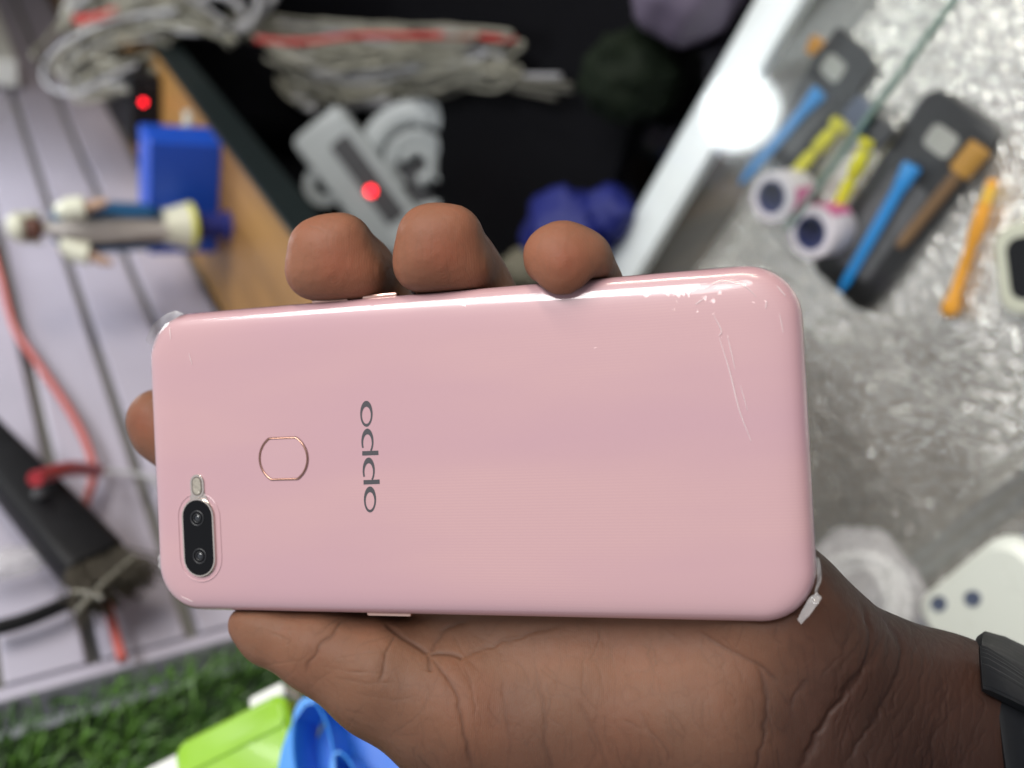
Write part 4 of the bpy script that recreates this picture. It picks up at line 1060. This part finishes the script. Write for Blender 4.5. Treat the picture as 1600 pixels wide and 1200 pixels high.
def surface_nets(h):
    lo = np.array([-100., -105., -78.]); hi = np.array([150., 62., 16.])
    n = np.ceil((hi - lo) / h).astype(int) + 1
    ax = [lo[i] + h * np.arange(n[i]) for i in range(3)]
    D = np.empty(n, np.float32)
    for i0 in range(0, n[0], 24):
        X = np.stack(np.meshgrid(ax[0][i0:i0 + 24], ax[1], ax[2], indexing='ij'), -1).astype(np.float32)
        D[i0:i0 + 24] = sdf(X)
    D[-1] = 5; D[0] = 5; D[:, 0] = 5; D[:, -1] = 5; D[:, :, 0] = 5; D[:, :, -1] = 5
    s = D < 0
    c = [slice(None, -1), slice(1, None)]
    acc = np.zeros((n[0] - 1, n[1] - 1, n[2] - 1, 3), np.float32); cnt = np.zeros((n[0] - 1, n[1] - 1, n[2] - 1), np.float32)
    corners = [(i, j, k) for i in (0, 1) for j in (0, 1) for k in (0, 1)]
    for A in corners:
        for axis in range(3):
            if A[axis] == 1: continue
            Bc = list(A); Bc[axis] = 1
            da = D[c[A[0]], c[A[1]], c[A[2]]]; db = D[c[Bc[0]], c[Bc[1]], c[Bc[2]]]
            cr = (da < 0) != (db < 0)
            t = np.where(cr, da / np.where(da == db, 1, da - db), 0)
            for x in range(3):
                acc[..., x] += np.where(cr, A[x] + (t if x == axis else 0), 0)
            cnt += cr
    act = cnt > 0
    idx = -np.ones(act.shape, np.int64); idx[act] = np.arange(act.sum())
    base = np.argwhere(act)
    V = (base + acc[act] / cnt[act][:, None]) * h + lo
    F = []
    for axis in range(3):
        b_, c_ = (axis + 1) % 3, (axis + 2) % 3
        sl0 = [slice(None)] * 3; sl1 = [slice(None)] * 3; sl0[axis] = slice(None, -1); sl1[axis] = slice(1, None)
        s0 = s[tuple(sl0)]; s1 = s[tuple(sl1)]
        E_ = np.argwhere(s0 != s1)
        E_ = E_[(E_[:, b_] > 0) & (E_[:, c_] > 0) & (E_[:, b_] < n[b_] - 1) & (E_[:, c_] < n[c_] - 1)]
        fl_ = s0[E_[:, 0], E_[:, 1], E_[:, 2]]
        def cell(db, dc):
            q_ = E_.copy(); q_[:, b_] += db; q_[:, c_] += dc
            return idx[q_[:, 0], q_[:, 1], q_[:, 2]]
        Q = np.c_[cell(-1, -1), cell(0, -1), cell(0, 0), cell(-1, 0)]
        Q[~fl_] = Q[~fl_][:, ::-1]
        F.append(Q)
    return V, np.concatenate(F)

def skin_mat():
    m, nt, p = newmat('dark_brown_skin')
    tc = N(nt, 'ShaderNodeTexCoord')
    at = N(nt, 'ShaderNodeAttribute'); at.attribute_name = 'pigment_shade'
    n1 = N(nt, 'ShaderNodeTexNoise'); n1.inputs['Scale'].default_value = 55; n1.inputs['Detail'].default_value = 6
    nt.links.new(tc.outputs['Object'], n1.inputs['Vector'])
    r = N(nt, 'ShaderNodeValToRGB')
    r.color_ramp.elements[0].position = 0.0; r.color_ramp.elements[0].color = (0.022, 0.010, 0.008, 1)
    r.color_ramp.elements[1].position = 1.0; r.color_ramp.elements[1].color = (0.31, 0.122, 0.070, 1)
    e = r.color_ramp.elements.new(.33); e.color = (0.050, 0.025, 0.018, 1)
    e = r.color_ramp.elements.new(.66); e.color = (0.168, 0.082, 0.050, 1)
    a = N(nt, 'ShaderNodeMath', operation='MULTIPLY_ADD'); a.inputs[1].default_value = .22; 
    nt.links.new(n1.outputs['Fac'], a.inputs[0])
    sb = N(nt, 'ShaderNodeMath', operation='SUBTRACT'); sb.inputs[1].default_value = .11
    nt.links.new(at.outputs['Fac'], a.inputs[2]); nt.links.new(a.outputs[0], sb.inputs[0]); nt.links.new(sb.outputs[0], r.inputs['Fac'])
    nb = N(nt, 'ShaderNodeTexNoise'); nb.inputs['Scale'].default_value = 34; nb.inputs['Detail'].default_value = 4
    nt.links.new(tc.outputs['Object'], nb.inputs['Vector'])
    rb = N(nt, 'ShaderNodeMapRange'); rb.inputs['From Min'].default_value = .42; rb.inputs['From Max'].default_value = .68; rb.inputs['To Max'].default_value = .8
    nt.links.new(nb.outputs['Fac'], rb.inputs['Value'])
    hue = N(nt, 'ShaderNodeMix', data_type='RGBA'); hue.blend_type = 'MULTIPLY'; hue.inputs['B'].default_value = (1.10, .94, .90, 1)
    nt.links.new(rb.outputs[0], hue.inputs['Factor']); nt.links.new(r.outputs['Color'], hue.inputs['A'])
    af = N(nt, 'ShaderNodeAttribute'); af.attribute_name = 'flush'
    h2 = N(nt, 'ShaderNodeMix', data_type='RGBA'); h2.blend_type = 'MULTIPLY'; h2.inputs['B'].default_value = (1.06, .88, .86, 1)
    nt.links.new(af.outputs['Fac'], h2.inputs['Factor']); nt.links.new(hue.outputs['Result'], h2.inputs['A'])
    nt.links.new(h2.outputs['Result'], p.inputs['Base Color'])
    p.inputs['Subsurface Weight'].default_value = .22; p.inputs['Subsurface Radius'].default_value = (1, .35, .2); p.inputs['Subsurface Scale'].default_value = .0015
    # fine ridges and pores
    v1 = N(nt, 'ShaderNodeTexVoronoi'); v1.feature = 'DISTANCE_TO_EDGE'; v1.inputs['Scale'].default_value = 1050
    n2 = N(nt, 'ShaderNodeTexNoise'); n2.inputs['Scale'].default_value = 420; n2.inputs['Detail'].default_value = 5
    wv = N(nt, 'ShaderNodeTexWave'); wv.inputs['Scale'].default_value = 700; wv.inputs['Distortion'].default_value = 9; wv.inputs['Detail'].default_value = 2; wv.inputs['Detail Scale'].default_value = .12
    for x in (v1, n2, wv): nt.links.new(tc.outputs['Object'], x.inputs['Vector'])
    m1 = N(nt, 'ShaderNodeMath', operation='MULTIPLY_ADD'); m1.inputs[1].default_value = 1.6
    nt.links.new(n2.outputs['Fac'], m1.inputs[0]); m1.inputs[2].default_value = 0
    m2 = N(nt, 'ShaderNodeMath', operation='MULTIPLY_ADD'); m2.inputs[1].default_value = .08
    nt.links.new(wv.outputs['Fac'], m2.inputs[0]); nt.links.new(m1.outputs[0], m2.inputs[2])
    b = N(nt, 'ShaderNodeBump'); b.inputs['Strength'].default_value = .42; b.inputs['Distance'].default_value = .00026
    nt.links.new(m2.outputs[0], b.inputs['Height']); nt.links.new(b.outputs['Normal'], p.inputs['Normal'])
    mr = N(nt, 'ShaderNodeMapRange'); mr.inputs['To Min'].default_value = .42; mr.inputs['To Max'].default_value = .60
    nt.links.new(n2.outputs['Fac'], mr.inputs['Value']); nt.links.new(mr.outputs[0], p.inputs['Roughness'])
    p.inputs['Specular IOR Level'].default_value = .16
    return m

# creases: (pixels, width mm, depth mm, darkening)
CR_ = [
 ([(541, 968), (525, 985), (503, 1006), (487, 1028), (477, 1052)], .55, .55, .22),
 ([(536, 966), (514, 976), (497, 993)], .4, .25, .10),
 ([(618, 990), (604, 1012), (600, 1035), (593, 1070)], .5, .45, .2),
 ([(600, 972), (624, 990), (652, 1008), (671, 1022)], .8, 1.1, .3),
 ([(671, 1022), (669, 1038), (670, 1048)], .6, .8, .25),
 ([(671, 1022), (690, 1021), (712, 1023), (724, 1029)], .7, .9, .3),
 ([(724, 1029), (745, 1018), (785, 1003), (830, 990), (880, 975)], .8, .55, .14),
 ([(672, 1024), (690, 1048), (708, 1072), (714, 1090), (722, 1120), (728, 1160), (740, 1205)], .6, .6, .24),
 ([(672, 1020), (680, 1000), (700, 982), (730, 970)], .8, .6, .2),
 ([(1090, 985), (1130, 1010), (1160, 1026), (1190, 1042), (1215, 1065)], .6, .5, .2),
 ([(1183, 1040), (1194, 1065), (1197, 1110), (1190, 1170), (1180, 1210)], .55, .45, .18),
 ([(1262, 1062), (1245, 1082), (1235, 1105)], .5, .35, .15),
 ([(1345, 935), (1357, 975), (1358, 1010), (1348, 1045), (1320, 1083), (1290, 1125), (1265, 1170), (1245, 1215)], .9, 1.1, .26),
 ([(1372, 1000), (1360, 1030), (1342, 1062), (1312, 1100), (1285, 1140), (1262, 1190)], .55, .5, .18),
 ([(1385, 965), (1403, 995), (1407, 1030), (1396, 1075), (1372, 1115), (1342, 1160), (1318, 1205)], .7, .7, .22),
 ([(1378, 960), (1395, 985), (1402, 1010)], .5, .4, .15),
 ([(1440, 1010), (1443, 1045), (1436, 1085), (1420, 1130)], .5, .3, .1),
 ([(1470, 1040), (1474, 1080), (1468, 1120)], .5, .25, .09),
 ([(838, 1050), (850, 1110), (852, 1160), (862, 1210)], .7, .35, .12),
 ([(785, 1060), (790, 1110), (800, 1160)], .6, .2, .08),
 ([(905, 1095), (930, 1150), (950, 1205)], .6, .22, .09),
 ([(1000, 1110), (1022, 1160), (1035, 1205)], .6, .2, .08),
 ([(520, 1058), (570, 1068), (620, 1066)], .5, .18, .07), ([(500, 1040), (560, 1050), (610, 1052)], .5, .16, .06), ([(560, 1085), (610, 1092), (650, 1088)], .5, .16, .06),
 ([(480, 352), (500, 358), (512, 366)], .3, .15, .08),
]
_rg = random.Random(5)
for _k in range(70):                                   # many faint short lines over palm, thumb and heel
    u_, v_ = _rg.uniform(430, 1240), _rg.uniform(990, 1200)
    if v_ > 1000 + (u_ - 380) * .9: continue
    a_ = _rg.gauss(1.35, .35) if u_ > 640 else _rg.gauss(.15, .5)
    l_ = _rg.uniform(25, 75); bx = _rg.gauss(0, 6)
    CR_.append(([(u_ - math.cos(a_) * l_ / 2, v_ - math.sin(a_) * l_ / 2), (u_ + bx, v_), (u_ + math.cos(a_) * l_ / 2, v_ + math.sin(a_) * l_ / 2)], _rg.uniform(.22, .4), _rg.uniform(.08, .2), _rg.uniform(.05, .12)))
for _k in range(120):                                   # and across the wrist
    u_, v_ = _rg.uniform(1300, 1530), _rg.uniform(980, 1200)
    a_ = _rg.gauss(1.85, .2); l_ = _rg.uniform(30, 110)
    CR_.append(([(u_ - math.cos(a_) * l_ / 2, v_ - math.sin(a_) * l_ / 2), (u_ + _rg.gauss(4, 4), v_), (u_ + math.cos(a_) * l_ / 2, v_ + math.sin(a_) * l_ / 2)], _rg.uniform(.2, .34), _rg.uniform(.08, .24), _rg.uniform(.06, .2)))
def vnoise(P, seed):
    """smooth value noise for arrays"""
    i = np.floor(P).astype(np.int64); f_ = P - i; f_ = f_ * f_ * (3 - 2 * f_)
    def hsh(x, y, z):
        n_ = (x * 374761393 + y * 668265263 + z * 2147483647 + seed * 1013904223) & 0x7fffffff
        n_ = ((n_ ^ (n_ >> 13)) * 1274126177) & 0x7fffffff
        return (n_ & 0xffff) / 65535.0
    o_ = 0
    for a in (0, 1):
        for b_ in (0, 1):
            for c_ in (0, 1):
                w_ = np.where(a, f_[:, 0], 1 - f_[:, 0]) * np.where(b_, f_[:, 1], 1 - f_[:, 1]) * np.where(c_, f_[:, 2], 1 - f_[:, 2])
                o_ = o_ + w_ * hsh(i[:, 0] + a, i[:, 1] + b_, i[:, 2] + c_)
    return o_ * 2 - 1

def build_hand():
    V, F = surface_nets(1.25)
    me = bpy.data.meshes.new('hand_base'); me.from_pydata(V.tolist(), [], F.tolist()); me.update()
    tmp = bpy.data.objects.new('hand_base', me); COL.objects.link(tmp)
    sm = tmp.modifiers.new('smooth', 'SMOOTH'); sm.factor = .5; sm.iterations = 4
    ss = tmp.modifiers.new('sub', 'SUBSURF'); ss.levels = 2; ss.render_levels = 2
    dg = bpy.context.evaluated_depsgraph_get()
    ev = tmp.evaluated_get(dg); m2 = bpy.data.meshes.new_from_object(ev)
    bpy.data.objects.remove(tmp)
    n = len(m2.vertices); co = np.empty(n * 3); m2.vertices.foreach_get('co', co); co = co.reshape(-1, 3)
    no = np.empty(n * 3); m2.vertex_normals.foreach_get('vector', no); no = no.reshape(-1, 3)
    uv = proj(co)
    eye = -PR.T @ PT; facing = np.clip(((eye - co) / np.linalg.norm(eye - co, axis=1)[:, None] * no).sum(1) * 3, 0, 1)
    pxmm = FPX / np.linalg.norm(eye - co, axis=1)
    disp = np.zeros(n); dark = np.zeros(n)
    for pts, wd, dp, dk in CR_:
        P3 = [np.array(p, float) for p in pts]
        # smooth the line
        sp = [np.array(q_) for q_ in spline([(p[0], p[1], 0) for p in P3], 5)]
        sp = [q_[:2] for q_ in sp]
        mn = np.min(sp, 0) - 40; mx_ = np.max(sp, 0) + 40
        sel = np.where((uv[:, 0] > mn[0]) & (uv[:, 0] < mx_[0]) & (uv[:, 1] > mn[1]) & (uv[:, 1] < mx_[1]) & (facing > .02))[0]
        if len(sel) == 0: continue
        jit = vnoise(np.c_[uv[sel] / 14.0, np.zeros(len(sel))], 5)[:, None] * np.array([[3.0, 2.0]])
        # distance and parameter along the line
        Q2 = uv[sel] + jit
        best = np.full(len(sel), 1e9); par = np.zeros(len(sel))
        for i in range(len(sp) - 1):
            d_, t_ = seg_dist(Q2, sp[i], sp[i + 1]); better = d_ < best
            best[better] = d_[better]; par[better] = (i + t_[better]) / (len(sp) - 1)
        dm = best / pxmm[sel]
        fade = np.clip(np.minimum(par, 1 - par) * 7 + .25, 0, 1) * facing[sel]
        g = (.6 * np.exp(-(dm / (wd * .7)) ** 2) + .4 * np.exp(-(dm / (wd * 2.2)) ** 2)) * fade
        disp[sel] -= dp * .5 * g
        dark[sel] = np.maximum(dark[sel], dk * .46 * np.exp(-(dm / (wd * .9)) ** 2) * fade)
    # wrinkled wrist / forearm: fine lines across the arm
    A0 = HP(1300, 1060, -20); A1 = HP(1700, 1240, -55); ax_ = (A1 - A0) / np.linalg.norm(A1 - A0)
    s_ = (co - A0) @ ax_
    bend = vnoise(co / 9.0, 3) * 2.2 + vnoise(co / 4.0, 9) * .6
    lines = np.abs(np.sin((s_ + bend) * 1.15))
    env = np.clip((s_ + 4) / 12, 0, 1)
    wr = np.exp(-(lines / .2) ** 2) * env * (0.35 + .65 * (vnoise(co / 6.0, 12) > -.1))
    disp -= .06 * wr; dark = np.maximum(dark, .05 * wr)
    # soft unevenness and fine lines over the palm
    disp += .26 * vnoise(co / 13.0, 21)
    palm = 1 - env
    ln = np.abs(vnoise(co * np.array([.55, .16, .3]), 31)); disp -= .02 * np.exp(-(ln / .07) ** 2) * palm
    dark = np.maximum(dark, .03 * np.exp(-(ln / .07) ** 2) * palm)
    for (u_, v_) in ((520, 425), (688, 412), (884, 415)):
        rr_ = np.hypot((uv[:, 0] - u_) * 1.0, (uv[:, 1] - v_) * .8); pad_ = np.exp(-(rr_ / 45) ** 2) * facing
        disp += .022 * np.sin(rr_ / pxmm * 2 * math.pi / .62 + vnoise(co / 3.0, 51) * 2.0) * pad_
    # do not move the skin that touches the phone
    e = sd_rrect(co[:, 0], co[:, 1], PL, PW, RC); near = np.clip(np.maximum(e, np.abs(co[:, 2]) - 4.2) / 1.2, 0, 1)
    disp *= near
    co = co + no * disp[:, None]
    # pigment: palm side lighter, forearm and back darker, with some light falloff painted in
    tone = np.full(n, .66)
    sx_ = np.clip((uv[:, 0] - 1080) / 320, 0, 1); sx_ = sx_ * sx_ * (3 - 2 * sx_); tone -= .38 * sx_  # towards the wrist: darker skin plus some painted light falloff
    tone -= .20 * np.clip((uv[:, 1] - 1040) / 170, 0, 1) * np.clip((uv[:, 0] - 450) / 200, 0, 1)  # shade on the downward-turned lower palm, painted into the tone
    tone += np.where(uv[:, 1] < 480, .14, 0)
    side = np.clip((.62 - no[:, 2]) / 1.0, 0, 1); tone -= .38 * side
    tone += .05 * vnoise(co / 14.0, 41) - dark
    m2.vertices.foreach_set('co', (co * mm).ravel()); m2.update()
    at = m2.attributes.new('pigment_shade', 'FLOAT', 'POINT'); at.data.foreach_set('value', np.clip(tone, 0, 1).astype(np.float32))
    red = np.zeros(n)
    for (u_, v_, s__) in ((527, 415, 42), (690, 400, 42), (885, 412, 34), (222, 660, 30)):
        red = np.maximum(red, np.exp(-(((uv[:, 0] - u_) ** 2 + (uv[:, 1] - v_) ** 2) / s__ ** 2)) * np.clip(no[:, 2] + .2, 0, 1))
    at = m2.attributes.new('flush', 'FLOAT', 'POINT'); at.data.foreach_set('value', red.astype(np.float32))
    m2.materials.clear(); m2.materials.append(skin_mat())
    m2.polygons.foreach_set('use_smooth', [True] * len(m2.polygons))
    m2.name = 'person'
    o = bpy.data.objects.new('person', m2); COL.objects.link(o)
    o.matrix_world = PH
    return tag(o, 'dark brown hand and wrist of a person gripping the pink phone from behind', 'person')
hand = build_hand()

# ------------------------------------------------------------------ wristwatch: strap fitted round the forearm
def build_watch():
    c0 = HP(1592, 1218, -47)
    A0 = HP(1300, 1060, -22); A1 = HP(1800, 1290, -66)
    ax_ = (A1 - A0) / np.linalg.norm(A1 - A0)
    # plane of the strap: contains the picture's vertical and leans away with depth
    v1 = np.array([.10, -1.0, 0.0]); v1 /= np.linalg.norm(v1)
    v2 = np.array([-.30, 0, 1.0]); v2 -= v1 * (v1 @ v2); v2 /= np.linalg.norm(v2)
    nn = np.cross(v1, v2); nn /= np.linalg.norm(nn)
    if nn @ ax_ < 0: nn = -nn
    fr = empty('wristwatch', Vector((0, 0, 0)), None, 'black resin wristwatch strap buckled round the forearm', 'wristwatch')
    fr.matrix_world = PH
    def radius(c, d):
        t = np.arange(5, 60, .25); P = c + t[:, None] * d
        s = sdf(P.astype(np.float32)); k = np.argmax(s > 0); return t[k]
    K = 96
    def band(name, w0, w1, t0, t1, m, a0=0, a1=2 * math.pi):
        full = abs(a1 - a0 - 2 * math.pi) < 1e-6
        angs = np.linspace(a0, a1, K, endpoint=not full)
        wd_ = w1 - w0; hh_ = t1 - t0
        prof = [(w0, t0), (w0 + .02 * wd_, t0 + .5 * hh_), (w0 + .08 * wd_, t0 + .82 * hh_), (w0 + .22 * wd_, t1), (w0 + .5 * wd_, t1 + .3), (w1 - .22 * wd_, t1), (w1 - .08 * wd_, t0 + .82 * hh_), (w1 - .02 * wd_, t0 + .5 * hh_), (w1, t0)]
        vs = []; fs = []
        rad_ = []
        for a in angs:
            d = v1 * math.cos(a) + v2 * math.sin(a)
            rad_.append([radius(c0 + nn * w_, d) for w_ in (w0, w1)])
        rad_ = np.array(rad_)
        if not full:
            rad_[:] = rad_.mean(0) * .5 + rad_ * .5
        if full:
            for _ in range(40): rad_ = (np.roll(rad_, 1, 0) + rad_ * 2 + np.roll(rad_, -1, 0)) / 4
        for i, a in enumerate(angs):
            d = v1 * math.cos(a) + v2 * math.sin(a)
            for w_, t_ in prof:
                f_ = (w_ - w0) / (w1 - w0); r_ = rad_[i][0] * (1 - f_) + rad_[i][1] * f_
                vs.append(Vector((c0 + nn * w_ + d * (r_ + t_)) * mm))
        k = len(prof); n = len(angs)
        for i in range(n if full else n - 1):
            for j in range(k):
                fs.append((i * k + j, ((i + 1) % n) * k + j, ((i + 1) % n) * k + (j + 1) % k, i * k + (j + 1) % k))
        if not full:
            fs.append(tuple(range(k))); fs.append(tuple((n - 1) * k + j for j in range(k)))
        return MB().add(vs, fs).build(name, m, fr)
    band('strap', 0, 19, .2, 3.2, M['watch'])
    # case at the upper side of the wrist
    band('watch_case', -4, 23, 1.0, 8.5, M['watch'], math.radians(150), math.radians(232))
    band('case_lug', -2, 20, 2.5, 6.0, M['watch'], math.radians(136), math.radians(150))
build_watch()
